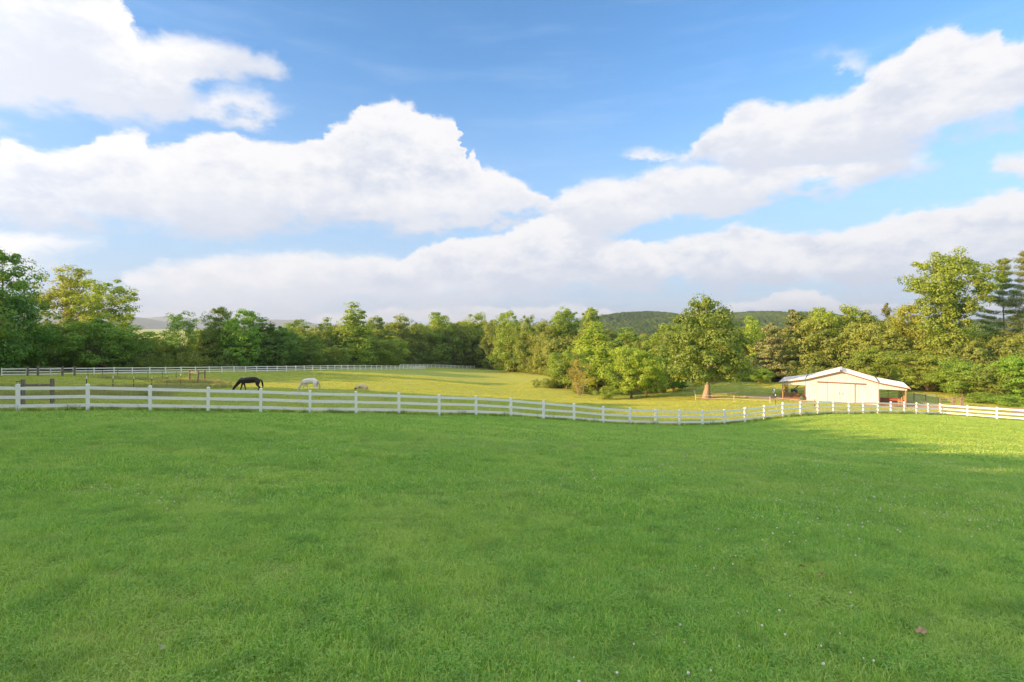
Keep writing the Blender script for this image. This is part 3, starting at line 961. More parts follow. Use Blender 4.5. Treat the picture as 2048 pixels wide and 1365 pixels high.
PROF = {
    'round': lambda t: np.sqrt(np.clip(1 - (2 * t - 0.95) ** 2, 0.02, 1)),
    'oak': lambda t: np.clip(1 - t ** 2.0, 0.08, 1) ** .60 * np.clip(t * 2.6 + .68, 0, 1),
    'cone': lambda t: np.clip(1.03 - t ** 1.25, 0.08, 1) ** 0.72 * np.clip(t * 6 + .45, 0, 1),
    'column': lambda t: np.clip(1 - t ** 3.0, 0.10, 1) ** .55 * np.clip(t * 2.2 + .60, 0, 1),
    'mush': lambda t: np.clip(1 - np.clip((t - .45) / .55, 0, 1) ** 2.6, 0.12, 1) ** .6 * (0.62 + 0.38 * np.clip((t - .15) / .5, 0, 1)) * (1 - .25 * np.exp(-((t - .38) / .12) ** 2)),
    'vase': lambda t: np.clip(np.sin(np.clip(t * .92 + .06, 0, 1) * math.pi) ** .7, .12, 1) * (0.6 + .4 * t),
}


def tree_proto(H, W, t0, prof, nclump, nleaf, lsize, seed, crad=0.1, trunk_r=0.02, sparse=0.0, flat=0.6, bark='bark', fol='leaf', stems=1, shell=0.62, lump=0.28, trunk_top=0.9):
    r_ = np.random.default_rng(seed)
    t = r_.random(nclump * 4) * .955
    w = PROF[prof](t)
    keep = r_.random(len(t)) < w ** 1.5
    t = t[keep][:nclump]
    k = len(t)
    a = r_.random(k) * 2 * np.pi
    # big lobes so that the outline is uneven
    ph = r_.random(6) * 6.28
    lob = 1 + lump * (0.6 * np.sin(2 * a + ph[0] + 3 * t) + 0.5 * np.sin(3 * a + ph[1] - 7 * t) + 0.5 * np.sin(5 * a + ph[2] + 11 * t) + 0.35 * np.sin(14 * t + ph[3]))
    Rm = PROF[prof](t) * W / 2 * lob
    fr = shell + (1 - shell) * r_.random(k)
    fr = np.where(r_.random(k) < 0.25, r_.random(k) * shell, fr)
    z = H * (t0 + (1 - t0) * t) * (1 + 0.02 * np.sin(a * 2 + ph[4]))
    z = np.minimum(z, H * .97)
    C = np.c_[Rm * fr * np.cos(a), Rm * fr * np.sin(a), z]
    if sparse:
        C = C[r_.random(k) > sparse]
    k = len(C)
    rad = crad * H * (0.5 + 1.0 * r_.random(k) ** 1.6) * (0.75 + 0.25 * PROF[prof](np.clip((C[:, 2] / H - t0) / (1 - t0), 0, 1)))
    V, q, rn = leaves(C, rad, nleaf, lsize, seed + 7, flat)
    cm = np_mesh('crown', V, [q], [FOL[fol]], False, {'rnd': ('FLOAT', rn)})
    tb = MB()
    tops = []
    for s_ in range(stems):
        sa = r_.random() * 6.28
        sl = (0.0 if stems == 1 else 0.12 * W)
        bx, by = sl * .4 * math.cos(sa), sl * .4 * math.sin(sa)
        pts, rad_ = [], []
        nseg = 9
        for i in range(nseg + 1):
            f_ = i / nseg
            zz = -0.25 + f_ * (H * trunk_top + .25)
            pts.append((bx + sl * f_ * 2 * math.cos(sa) + 0.012 * H * math.sin(f_ * 5 + ph[5]), by + sl * f_ * 2 * math.sin(sa) + 0.012 * H * math.cos(f_ * 4 + ph[4]) - 0.012 * H * math.cos(ph[4]), zz))
            flare = 1.0 + 0.9 * math.exp(-f_ * 30)
            rad_.append(max(0.012, trunk_r * H * (1 - f_) ** 0.85 * flare / (stems ** .5)))
        tb.tube(pts, rad_, 8)
        tops.append(pts)
    order = r_.permutation(k)[: min(k, 60)]
    for j in order:
        c = C[j]
        pts = tops[j % stems]
        hz_ = max(H * t0 * 0.75, c[2] - 0.55 * math.hypot(c[0], c[1]) - 0.03 * H)
        f_ = min(0.98, max(0.03, (hz_ + .25) / (H * trunk_top + .25)))
        i = f_ * 9
        i0 = int(i)
        p0 = Vector(pts[i0]).lerp(Vector(pts[min(i0 + 1, 9)]), i - i0)
        p1 = Vector(c)
        mid = p0.lerp(p1, .5) + Vector((0, 0, -0.04 * (p1 - p0).length)) + Vector(r_.normal(size=3) * .02 * H)
        r0 = min(trunk_r * H * (1 - f_) ** .85 * .55, 0.012 * (p1 - p0).length + 0.02) / (stems ** .5)
        tb.tube([p0, mid, p1], [r0, r0 * .6, 0.012], 5, False)
    tr = tb.mesh('trunk', M[bark], True)
    return tr, cm, H, W


def pine_proto(H, W, t0, seed, whorls=14, nleaf=60, lsize=0.50, droop=0.0, rag=0.7):
    r_ = np.random.default_rng(seed)
    C, Rd = [], []
    tb = MB()
    tb.tube([(0.01 * H * math.sin(i * .7), 0, -0.25 + (H + .2) * i / 9) for i in range(10)], [max(.02, 0.0125 * H * (1 - i / 9.2)) for i in range(10)], 8)
    for wv in range(whorls):
        f_ = wv / (whorls - 1)
        z = H * (t0 + (0.97 - t0) * f_)
        Rm = W / 2 * (0.45 + .55 * math.sin(min(1, f_ * 1.3 + .1) * math.pi)) * (1 - f_ ** 2.5 * .75)
        nb = r_.integers(3, 6)
        a0 = r_.random() * 6.28
        for b in range(nb):
            if r_.random() < rag * 0.4:
                continue
            a = a0 + b * 6.28 / nb + r_.normal() * .3
            L = Rm * r_.uniform(.55, 1.15)
            lift = r_.uniform(0.05, 0.25) - droop
            e = Vector((L * math.cos(a), L * math.sin(a), z + L * lift))
            p0 = Vector((0, 0, z - .02 * H))
            tb.tube([p0, p0.lerp(e, .5) + Vector((0, 0, -.01 * H)), e], [0.05 * (1.2 - f_), .035, .015], 5, False)
            for s in np.linspace(.42, 1.0, 6):
                p = p0.lerp(e, s)
                C.append((p.x + r_.normal() * .25, p.y + r_.normal() * .25, p.z + .12 + r_.normal() * .08))
                Rd.append(0.034 * H * r_.uniform(.7, 1.2))
    for s in range(5):
        C.append((0, 0, H * (0.9 + .022 * s)))
        Rd.append(0.03 * H)
    V, q, rn = leaves(np.array(C), np.array(Rd), nleaf, lsize, seed + 3, 0.33, 0.22, updir=.9)
    cm = np_mesh('crown', V, [q], [FOL['needle']], False, {'rnd': ('FLOAT', rn)})
    return tb.mesh('trunk', M['palebark'], True), cm, H, W


PR = {
    'oak': [tree_proto(17.5, 14, 0.20, 'oak', 300, 120, 0.34, 101, .075, .026, lump=.22, bark='palebark')],
    'maple': [tree_proto(12, 9, 0.10, 'round', 150, 135, 0.29, s, .10, .016, shell=.72, flat=.55, lump=.34) for s in (111, 112, 113)],
    'edge': [tree_proto(20, 12, 0.05, 'column', 190, 110, 0.40, s, .078, .014, lump=.40, shell=.70, flat=.6) for s in (121, 122, 123, 124)],
    'pointed': [tree_proto(20, 9, 0.05, 'cone', 160, 115, 0.42, s, .078, .014, lump=.3, shell=.72, flat=.55) for s in (131, 132)],
    'airy': [tree_proto(21, 14, 0.25, 'vase', 150, 80, 0.36, s, .062, .014, sparse=.1, bark='palebark', lump=.36, trunk_top=.8) for s in (141, 142)],
    'tall': [tree_proto(24, 11, 0.22, 'mush', 330, 90, 0.34, s, .050, .013, sparse=.08, bark='palebark', lump=.36) for s in (151, 152)],
    'wispy': [tree_proto(12, 8, 0.12, 'vase', 120, 60, 0.26, s, .07, .012, sparse=.2, flat=.8, lump=.4, stems=3) for s in (161,)],
    'cedar': [tree_proto(14, 8, 0.10, 'cone', 150, 90, 0.34, s, .075, .013, flat=.35, fol='needle', lump=.25) for s in (171,)],
    'pine': [pine_proto(25, 10, .34, s) for s in (181, 182)],
    'bush': [tree_proto(4, 5, 0.0, 'round', 70, 80, 0.20, s, .17, .016, stems=3, lump=.3) for s in (191, 192)],
    'shrub': [tree_proto(6, 6, 0.12, 'vase', 80, 34, 0.16, 201, .12, .016, sparse=.2, stems=5, bark='palebark', lump=.4)],
}

PR['big'] = [tree_proto(20, 14, 0.03, 'oak', 330, 110, 0.36, 211, .075, .018, lump=.25)]
TREES = []


def plant(kind, px, top, hw, Y, tint, label, name='tree', cat='tree', var=None, base=None, group=None, rot=None):
    protos = PR[kind]
    tr, cm, H, W = protos[(var if var is not None else int(abs(px) * 7)) % len(protos)]
    x = (px - 1024) / F * Y
    z = g(x, Y) if base is None else base
    hh = (HZ - top) / F * Y - z
    sz = hh / H
    sx = (2 * hw / F * Y) / W
    e = empty(name, (x, Y, z), rot if rot is not None else (px * 1.7 + Y) % 6.28)
    e.scale = (sx, sx, sz)
    tag(e, label, cat, group)
    a = obj('trunk', tr, e)
    b = obj('crown', cm, e)
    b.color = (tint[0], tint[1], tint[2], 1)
    TREES.append((x, Y))
    return e


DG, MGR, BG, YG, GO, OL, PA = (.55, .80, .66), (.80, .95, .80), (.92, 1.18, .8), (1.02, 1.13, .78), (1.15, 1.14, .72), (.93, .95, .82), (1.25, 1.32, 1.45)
EDGE = 'trees along the edge of the wood'
TT = [
    ('big', 0, 492, 84, 86, (.62, .88, .70), 'huge dense dark green tree filling the far left edge of the picture', 'leafy_tree'),
    ('airy', 138, 531, 70, 112, GO, 'tall airy golden tree with a rounded top, left one of the pair at left', 'leafy_tree'),
    ('airy', 218, 552, 74, 108, (1.3, 1.2, .8), 'tall airy olive tree with a drooping right limb, right one of the pair at left', 'leafy_tree'),
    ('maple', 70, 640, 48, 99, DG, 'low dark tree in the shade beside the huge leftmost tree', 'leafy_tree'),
    ('maple', 140, 632, 50, 100, MGR, 'mid green tree under the airy golden tree', 'leafy_tree'),
    ('maple', 207, 628, 58, 97, BG, 'rounded bright green tree in front of the airy olive tree', 'leafy_tree'),
    ('maple', 262, 655, 40, 102, MGR, 'low green tree just right of the rounded bright green one', 'leafy_tree'),
    ('bush', 318, 690, 34, 112, OL, 'olive bush behind the far fence below the distant mountain', 'bush'),
    ('wispy', 362, 620, 44, 112, (1.1, 1.25, 1.0), 'thin wispy tree with sky showing through its narrow top', 'leafy_tree'),
    ('big', 440, 611, 44, 120, MGR, 'broad green tree with a high shoulder, directly above the weathered wood brace', 'leafy_tree'),
    ('edge', 486, 613, 40, 117, BG, 'broad leafy green tree standing directly behind the black horse', 'leafy_tree'),
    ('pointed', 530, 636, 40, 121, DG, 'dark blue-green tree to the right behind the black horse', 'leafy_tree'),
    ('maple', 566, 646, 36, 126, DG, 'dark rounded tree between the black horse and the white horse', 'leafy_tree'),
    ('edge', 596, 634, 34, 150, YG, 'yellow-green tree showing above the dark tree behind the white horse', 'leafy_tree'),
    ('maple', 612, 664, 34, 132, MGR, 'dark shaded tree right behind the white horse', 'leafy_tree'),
    ('pointed', 650, 636, 26, 152, YG, 'slim yellow-green tree just right of the white horse', 'leafy_tree'),
    ('maple', 672, 690, 26, 140, OL, 'low brownish green tree at the foot of the tall pointed tree', 'leafy_tree'),
    ('pointed', 711, 606, 42, 158, (1.15, 1.3, .8), 'tallest pointed tree of the middle left, above the cream pony', 'leafy_tree'),
    ('edge', 755, 628, 28, 182, OL, 'olive tree right beside the tall pointed tree', 'leafy_tree'),
    ('maple', 780, 671, 30, 166, (1.25, 1.25, .95), 'short rounded pale green tree behind the corner of the far fence', 'leafy_tree'),
    ('edge', 800, 628, 30, 194, OL, 'dark olive tree rising behind the short rounded pale tree', 'leafy_tree'),
    ('edge', 872, 619, 38, 206, YG, 'tall full tree with a knobbly top above the far back fence', 'leafy_tree'),
    ('edge', 838, 645, 28, 200, OL, 'shaded tree above the left end of the far back fence', 'leafy_tree'),
    ('edge', 912, 640, 26, 213, OL, 'dull green tree left of the round-topped one over the fence end', 'leafy_tree'),
    ('edge', 952, 624, 32, 219, GO, 'round-topped golden green tree where the far back fence ends', 'leafy_tree'),
    ('edge', 985, 634, 24, 204, OL, 'narrow olive tree just right of the far back fence end', 'leafy_tree'),
    ('edge', 1018, 617, 34, 170, YG, 'tall layered yellow-green tree at the bend of the wood edge', 'leafy_tree'),
    ('edge', 1056, 625, 24, 162, OL, 'slim olive tree between the layered tree and the airy twin tops', 'leafy_tree'),
    ('edge', 1090, 638, 26, 150, OL, 'dull olive tree at the right end of the straight wood edge', 'leafy_tree'),
    ('tall', 1130, 612, 26, 150, YG, 'airy tall tree with gaps of sky, left of the twin tops', 'leafy_tree'),
    ('tall', 1183, 613, 22, 146, YG, 'airy tall narrow tree, right of the twin tops', 'leafy_tree'),
    ('pointed', 1192, 645, 50, 118, (1.3, 1.4, .8), 'large pyramid shaped yellow-green tree at the left end of the pond', 'leafy_tree'),
    ('maple', 1133, 692, 34, 105, YG, 'round bushy tree at the pond edge nearest the open field', 'leafy_tree'),
    ('shrub', 1160, 716, 34, 94, (1.5, 1.0, .9), 'half bare reddish shrub with many pale stems by the pond', 'shrub'),
    ('bush', 1212, 772, 20, 89, YG, 'low bright bush on the near bank of the pond', 'bush'),
    ('pointed', 1258, 656, 44, 138, YG, 'pointed light green tree behind the pond', 'leafy_tree'),
    ('maple', 1262, 682, 44, 92, (1.15, 1.35, .8), 'bright green tree with a pink trunk on the near pond bank', 'leafy_tree'),
    ('maple', 1292, 700, 32, 96, (1.2, 1.3, .85), 'green tree with twin grey trunks touching the bright green pond tree', 'leafy_tree'),
    ('edge', 1332, 642, 50, 116, YG, 'full light green tree just left of the big lone oak', 'leafy_tree'),
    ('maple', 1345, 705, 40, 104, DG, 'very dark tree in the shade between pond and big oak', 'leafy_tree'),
    ('oak', 1413, 590, 88, 86, (.80, .90, .68), 'largest lone oak with a thick pale trunk standing in the pasture', 'oak_tree'),
    ('edge', 1500, 626, 26, 130, (1.2, 1.3, .75), 'clear green tree rising just behind the right side of the big oak', 'leafy_tree'),
    ('cedar', 1541, 644, 36, 122, PA, 'pale grey-green feathery tree right of the big oak', 'cedar_tree'),
    ('maple', 1518, 735, 24, 116, YG, 'small yellow-green tree at the foot of the pale feathery tree', 'leafy_tree'),
    ('cedar', 1590, 617, 40, 128, YG, 'flat layered tree above the left lean-to of the barn', 'leafy_tree'),
    ('edge', 1640, 607, 40, 124, (1.3, 1.25, .7), 'broad golden green tree behind the left roof slope of the barn', 'leafy_tree'),
    ('edge', 1690, 603, 38, 122, YG, 'tall golden green tree directly behind the ridge of the barn', 'leafy_tree'),
    ('edge', 1735, 614, 32, 120, OL, 'olive tree behind the right roof slope of the barn', 'leafy_tree'),
    ('cedar', 1772, 604, 18, 150, OL, 'thin spiky conifer top standing above the wood right of the barn ridge', 'cedar_tree'),
    ('maple', 1765, 690, 46, 108, OL, 'low olive tree behind the right lean-to of the barn', 'leafy_tree'),
    ('edge', 1826, 600, 46, 114, GO, 'wide golden tree left of the very tall tree at right', 'leafy_tree'),
    ('tall', 1897, 494, 62, 104, (1.02, .98, .70), 'tallest tree of all, a leafy column with a wide rounded top at right', 'leafy_tree'),
    ('maple', 1855, 700, 52, 97, YG, 'bushy yellow-green tree beyond the rail fence right of the barn', 'leafy_tree'),
    ('edge', 1880, 640, 44, 112, YG, 'full tree filling the space under the tallest tree', 'leafy_tree'),
    ('maple', 1925, 715, 44, 88, BG, 'bright green bushy tree behind the right end of the rail fence', 'leafy_tree'),
    ('pine', 2008, 516, 46, 108, (1.0, 1.15, .8), 'tall pine with bare trunk and ragged tiers, left of the two pines', 'pine_tree'),
    ('pine', 2050, 500, 46, 104, (1.0, 1.15, .8), 'tall pine cut by the right edge of the picture', 'pine_tree'),
    ('wispy', 1975, 640, 44, 112, PA, 'thin pale leafless-looking tree below the left pine', 'leafy_tree'),
    ('maple', 1990, 730, 40, 84, MGR, 'dark leafed bushy tree beneath the pines', 'leafy_tree'),
    ('maple', 2048, 700, 46, 82, BG, 'dense green tree at the right edge below the pines', 'leafy_tree'),
    ('bush', 1960, 785, 34, 79, BG, 'low green bush behind the white fence near the right edge', 'bush'),
    ('bush', 2030, 790, 40, 74, BG, 'low green bush behind the white fence at the right edge', 'bush'),
    ('maple', 300, 668, 36, 122, YG, 'low yellow-green tree left of the olive bush, under the distant mountain', 'leafy_tree'),
]
for i, a in enumerate(TT):
    kind, px, top, hw, Y, tint, lab, nm = a
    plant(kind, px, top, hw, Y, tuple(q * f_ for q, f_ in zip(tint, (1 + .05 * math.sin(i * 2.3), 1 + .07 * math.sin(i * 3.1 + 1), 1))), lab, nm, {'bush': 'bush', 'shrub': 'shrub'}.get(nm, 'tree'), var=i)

# undergrowth: brush along the foot of the wood, nobody could count it
def small_tmpl(kind, k, frac, grow, seed):
    tr, cm, H, W = PR[kind][k]
    n = len(cm.vertices)
    co = np.zeros(n * 3, np.float32)
    cm.vertices.foreach_get('co', co)
    co = co.reshape(-1, 4, 3)
    rn = np.zeros(n, np.float32)
    cm.attributes['rnd'].data.foreach_get('value', rn)
    rn = rn.reshape(-1, 4)
    r2 = np.random.default_rng(seed)
    pick_ = r2.random(len(co)) < frac
    co, rn = co[pick_], rn[pick_]
    c = co.mean(1, keepdims=True)
    co = (c + (co - c) * grow) / np.array([W, W, H], np.float32)
    V = co.reshape(-1, 3)
    A = rn.ravel()
    q = np.arange(len(co))[:, None] * 4 + np.arange(4)
    return V, q, [], A


FW = leaf_mat('woodland_leaves', (0.24, 0.33, 0.06), (0.35, 0.42, 0.085), (0.13, 0.21, 0.045), 0.45, False, 0.6, 0.05)
tmw = [small_tmpl('edge', 0, .42, 1.5, 1), small_tmpl('edge', 1, .42, 1.5, 2), small_tmpl('pointed', 0, .42, 1.5, 3), small_tmpl('maple', 0, .42, 1.4, 4), small_tmpl('edge', 2, .42, 1.5, 5)]
for k_, (v_, q_, t_, a_) in enumerate(tmw):     # a trunk in each
    mb_ = MB().tube([(0, 0, -.02), (0.01, 0, .4), (0, 0, .85)], [.022, .015, .004], 6)
    tv = np.concatenate(mb_.V)
    tq = np.array(mb_.T[4]) + len(v_)
    tmw[k_] = (np.r_[v_, tv], np.r_[q_, tq], [], np.r_[a_, np.zeros(len(tv))])
P_, S_ = [], []
r_ = np.random.default_rng(303)
prof_px = np.array([(-300, 640), (0, 660), (60, 660), (250, 672), (300, 688), (345, 686), (400, 655), (520, 650), (560, 652), (640, 648), (700, 640), (850, 636), (1000, 640), (1100, 645), (1200, 650), (1225, 654), (1290, 660), (1345, 652), (1400, 650), (1470, 642), (1530, 650), (1560, 640), (1620, 625), (1750, 625), (1800, 630), (1850, 640), (1930, 655), (2000, 650), (2100, 655), (2400, 640)], float)
for row, (dd, cnt) in enumerate([(12, 110), (20, 110), (30, 110), (44, 110), (62, 110)]):
    xs_ = np.linspace(-150, 150, cnt) + r_.normal(0, 1.2, cnt)
    ys_ = np.interp(xs_, tl[:, 0], tl[:, 1]) + dd + r_.normal(0, 2.0, cnt)
    for x_, y_ in zip(xs_, ys_):
        px = 1024 + F * x_ / y_
        if px < -350 or px > 2450:
            continue
        top = np.interp(px, prof_px[:, 0], prof_px[:, 1]) + r_.uniform(0, 16) + (10 if row < 2 else 0)
        z = g(x_, y_)
        h = (HZ - top) / F * y_ - z
        h = max(5.0, min(h, 24))
        w_ = min(10.0, h * r_.uniform(.42, .62))
        if px < 130 and y_ < 112:
            continue
        P_.append((x_, y_, z))
        S_.append((w_, w_, h))
P_, S_ = np.array(P_), np.array(S_)
wd = scatter('woodland', tmw, [FW, M['bark']], P_, S_, r_.random(len(P_)) * 6.28, r_.integers(0, 5, len(P_)))
tag(wd, 'deep mixed woodland that closes the view behind the edge trees', 'woodland', kind='stuff')

# brush at the foot of the wood edge
P_, S_ = [], []
for x_ in np.linspace(-95, 95, 420):
    y_ = np.interp(x_, tl[:, 0], tl[:, 1]) + r_.normal(2.5, 1.6)
    if 1300 < 1024 + F * x_ / y_ < 1570 and r_.random() < .6:
        continue
    h = r_.uniform(1.6, 4.5)
    w_ = h * r_.uniform(.8, 1.3)
    P_.append((x_ + r_.normal(0, .6), y_, g(x_, y_) - .1))
    S_.append((w_, w_, h))
for (cx, cy, n_, sp_) in [(11, 106, 16, 2.6), (20, 121, 26, 5), (33, 112, 14, 3), (28, 101, 8, 1.6), (13, 98, 6, 1.2)]:
    for _ in range(n_):
        x_, y_ = cx + r_.normal(0, sp_), cy + r_.normal(0, sp_ * .4)
        if np.hypot((x_ - POND[0]) / 11, (y_ - POND[1]) / 9.5) < 1:
            continue
        h = r_.uniform(.7, 2.4)
        P_.append((x_, y_, g(x_, y_) - .1))
        S_.append((h * 1.2, h * 1.2, h))
P_, S_ = np.array(P_), np.array(S_)
tmb = [small_tmpl('bush', 0, .5, 1.15, 8), small_tmpl('bush', 1, .5, 1.15, 9)]
br = scatter('brush', tmb, [FW], P_, S_, r_.random(len(P_)) * 6.28, r_.integers(0, 2, len(P_)))
tag(br, 'leafy brush growing along the foot of the wood and round the pond', 'brush', kind='stuff')

# unseen trees added left of the view to cast shade on lawn and field
P_, S_ = [], []
SH = []
for y_ in np.arange(-64, 24, 2.6):
    SH.append((-35 + r_.normal(0, .5), y_, 13.3 + .015 * (y_ - 10) + r_.uniform(-.3, .3)))
    SH.append((-39 + r_.normal(0, .5), y_ + 1.3, 13.9 + .015 * (y_ - 10) + r_.uniform(-.3, .3)))
for x_ in np.arange(-78, -46, 4.5):
    ymax = min(60 + .364 * (x_ + 30) - 3.5, -x_ / .975 * 1.0 - 6)
    for y_ in np.arange(ymax, ymax - 19, -4.0):
        SH.append((x_ + r_.normal(0, .8), y_ + r_.normal(0, .6), 14.5 + r_.uniform(-2.5, 1.5)))
SH += [(-84, 50, 12.5), (-86, 54, 12), (-82, 46, 13), (-80, 53, 9), (-40, 28, 12.0), (-43, 31, 12.5), (-47, 34, 12.5), (-44, 26, 12.5), (-48, 29, 13), (-85, 63, 17), (-84, 58, 15), (-88, 69, 18), (-92, 74, 19), (-104, 84, 19), (-112, 90, 19), (-106, 79, 19), (-102, 70, 19), (-97, 62, 18)]
for (x_, y_, h) in SH:
    P_.append((x_, y_, g(x_, y_)))
    S_.append((h * .56, h * .56, h))
P_, S_ = np.array(P_), np.array(S_)
sw = scatter('unseen_shade_trees', tmw, [FW, M['bark']], P_, S_, r_.random(len(P_)) * 6.28, r_.integers(0, 5, len(P_)))
tag(sw, 'unseen trees added beyond the left side of the lawn to shade it', 'woodland', kind='stuff')

# ------------------------------------------------------------------ board fences
post_me = MB().box((0, 0, .50), (.127, .127, 1.40)).mesh('post', M['vinyl'])
capb = MB()
capb.box((0, 0, 1.2125), (.150, .150, .025))
s_ = .072
capb.add([(-s_, -s_, 1.2255), (s_, -s_, 1.2255), (s_, s_, 1.2255), (-s_, s_, 1.2255), (0, 0, 1.265)], [(0, 1, 4), (1, 2, 4), (2, 3, 4), (3, 0, 4), (3, 2, 1, 0)])
cap_me = capb.mesh('post_cap', M['vinyl'])
rb = MB()
rb.box((-.2508, 0, 0), (.4984, .040, .14)).box((.2508, 0, 0), (.4984, .040, .14))
rail_me = rb.mesh('rail', M['vinyl'])


def board_fence(name, pts, label, origin, caps=True, heights=(1.06, .66, .27)):
    t = empty(name, origin)
    tag(t, label, 'fence')
    o0 = Vector(origin)
    P3 = [Vector((p[0], p[1], g(p[0], p[1]))) for p in pts]
    rr = random.Random(len(pts))
    lean = []
    for i, p in enumerate(P3):
        q = P3[min(i + 1, len(P3) - 1)] - P3[max(i - 1, 0)]
        po = obj('post', post_me, t)
        po.location = p - o0
        po.rotation_euler = (rr.gauss(0, .009), rr.gauss(0, .009), math.atan2(q.y, q.x))
        if caps:
            c = obj('post_cap', cap_me, po)
    for i in range(len(P3) - 1):
        a, b = P3[i], P3[i + 1]
        for h in heights:
            ra = rr.gauss(0, .006)
            va, vb = a + Vector((0, 0, h + ra)), b + Vector((0, 0, h + rr.gauss(0, .006)))
            x = vb - va
            r = obj('rail', rail_me, t)
            r.location = (va + vb) / 2 - o0
            r.rotation_euler = (0, -math.atan2(x.z, math.hypot(x.x, x.y)), math.atan2(x.y, x.x))
            r.scale = (x.length, 1, 1)
    return t


board_fence('board_fence', NEAR, 'near white three-rail fence curving across the whole picture in front of the pasture', NEAR[17])
P_corner = [FARL[-1]]
c0 = at(790.3, 740, 151.68)
fx = [(799, 154), (806.7, 156), (814, 158), (820.5, 159.5), (826.7, 161), (832, 162), (837.5, 163), (841.5, 165.3), (844, 167.7), (846.5, 170), (849, 172.4), (851.5, 174.7)]
board_fence('board_fence', FARL + [((p - 1024) / F * Y, Y) for p, Y in fx], 'long white board fence beyond the horses, ending in a corner in mid field', FARL[10], caps=False)
bx = np.linspace(800, 949, 20)
bY = np.linspace(176, 208, 20)
board_fence('board_fence', [((p - 1024) / F * Y, Y) for p, Y in zip(bx, bY)], 'farthest pale board fence at the foot of the wood in the middle distance', ((800 - 1024) / F * 176, 176, g(-37, 176)), caps=False)

# ------------------------------------------------------------------ barn
bp_ = Vector((49.5, 79.0, -11.3))
barn = empty('barn', bp_, BA)
tag(barn, 'white metal horse barn with sliding doors and an open lean-to on each side', 'barn')
HWB, HE, DEP = 4.67, 8.25, 8.6      # half width of closed part, half width to eaves, depth
zr, zb, ze = 4.70, 3.25, 2.62       # roof underside at ridge, break and eave


def roofz(x):
    ax = abs(x)
    return zr + (zb - zr) * ax / HWB if ax <= HWB else zb + (ze - zb) * (ax - HWB) / (HE - HWB)


def ribbed_wall(name, x0, x1, y, zbot, ztop, face=-1, pitch=0.30, rib=0.04, th=0.03, parent=barn, mat='metal_wall'):
    """standing ribs on a sheet wall whose top follows ztop(x)"""
    xs = [x0]
    x = x0
    while x < x1 - 1e-6:
        for dx, off in ((pitch * .70, 0), (pitch * .08, 1), (pitch * .14, 1), (pitch * .08, 0)):
            x = min(x + dx, x1)
            xs.append(x)
    V, fs = [], []
    offs = [0]
    while len(offs) < len(xs):
        offs += [0, 1, 1, 0]
    offs = offs[:len(xs)]
    for x_, o_ in zip(xs, offs):
        yy = y + face * rib * o_
        V += [(x_, yy, zbot), (x_, yy, ztop(x_)), (x_, y - face * th, zbot), (x_, y - face * th, ztop(x_))]
    for i in range(len(xs) - 1):
        a, b = i * 4, i * 4 + 4
        fs += [(a, b, b + 1, a + 1), (a + 2, a + 3, b + 3, b + 2), (a + 1, b + 1, b + 3, a + 3), (a, a + 2, b + 2, b)]
    n = len(xs) * 4 - 4
    fs += [(0, 1, 3, 2), (n, n + 2, n + 3, n + 1)]
    return MB().add(V, fs).build(name, M[mat], parent)


# front gable: closed part, then the strip over each open lean-to
ribbed_wall('front_wall', -HWB, HWB, 0, -0.1, lambda x: roofz(x) - .03)
w = ribbed_wall('back_wall', -HWB, HWB, DEP, -0.1, lambda x: roofz(x) - .03, face=1)
for s in (-1, 1):
    a, b = sorted((s * (HWB + .004), s * (HE - .25)))
    lt = (2.17, 2.30)
    ribbed_wall('header_panel', a, b, 0, 2.28, lambda x: roofz(x) - .03)
    ribbed_wall('header_panel', a, b, DEP, 2.28, lambda x: roofz(x) - .03, face=1)
    sw_ = MB()
    sw_.box((s * (HWB - .03), DEP / 2, 1.55), (.05, DEP - .08, 3.2))
    sw_.build('side_wall', M['metal_wall'], barn)
    cp = MB().box((s * (HWB + .07), -.02, 1.06), (.12, .10, 2.42))
    cp.build('corner_post', M['brown'], barn)
    for k in range(4):
        po = MB().box((s * (HE - .42), .12 + k * (DEP - .24) / 3, 1.15), (.14, .14, 2.5))
        po.build('lean_to_post', M['lumber'], barn)
    MB().box((s * (HE - .42), DEP / 2, 2.36), (.06, DEP - .1, .14)).build('eave_beam', M['lumber'], barn)
    for k in range(2):
        MB().box((s * (HE - .42), DEP / 2, .55 + .5 * k), (.04, DEP - .3, .14)).build('side_board', M['lumber'], barn)
    MB().beam((s * (HE + .06), -.45, ze - .06), (s * (HE + .06), DEP + .4, ze - .06), .11, .10).build('gutter', M['metal_roof'], barn)

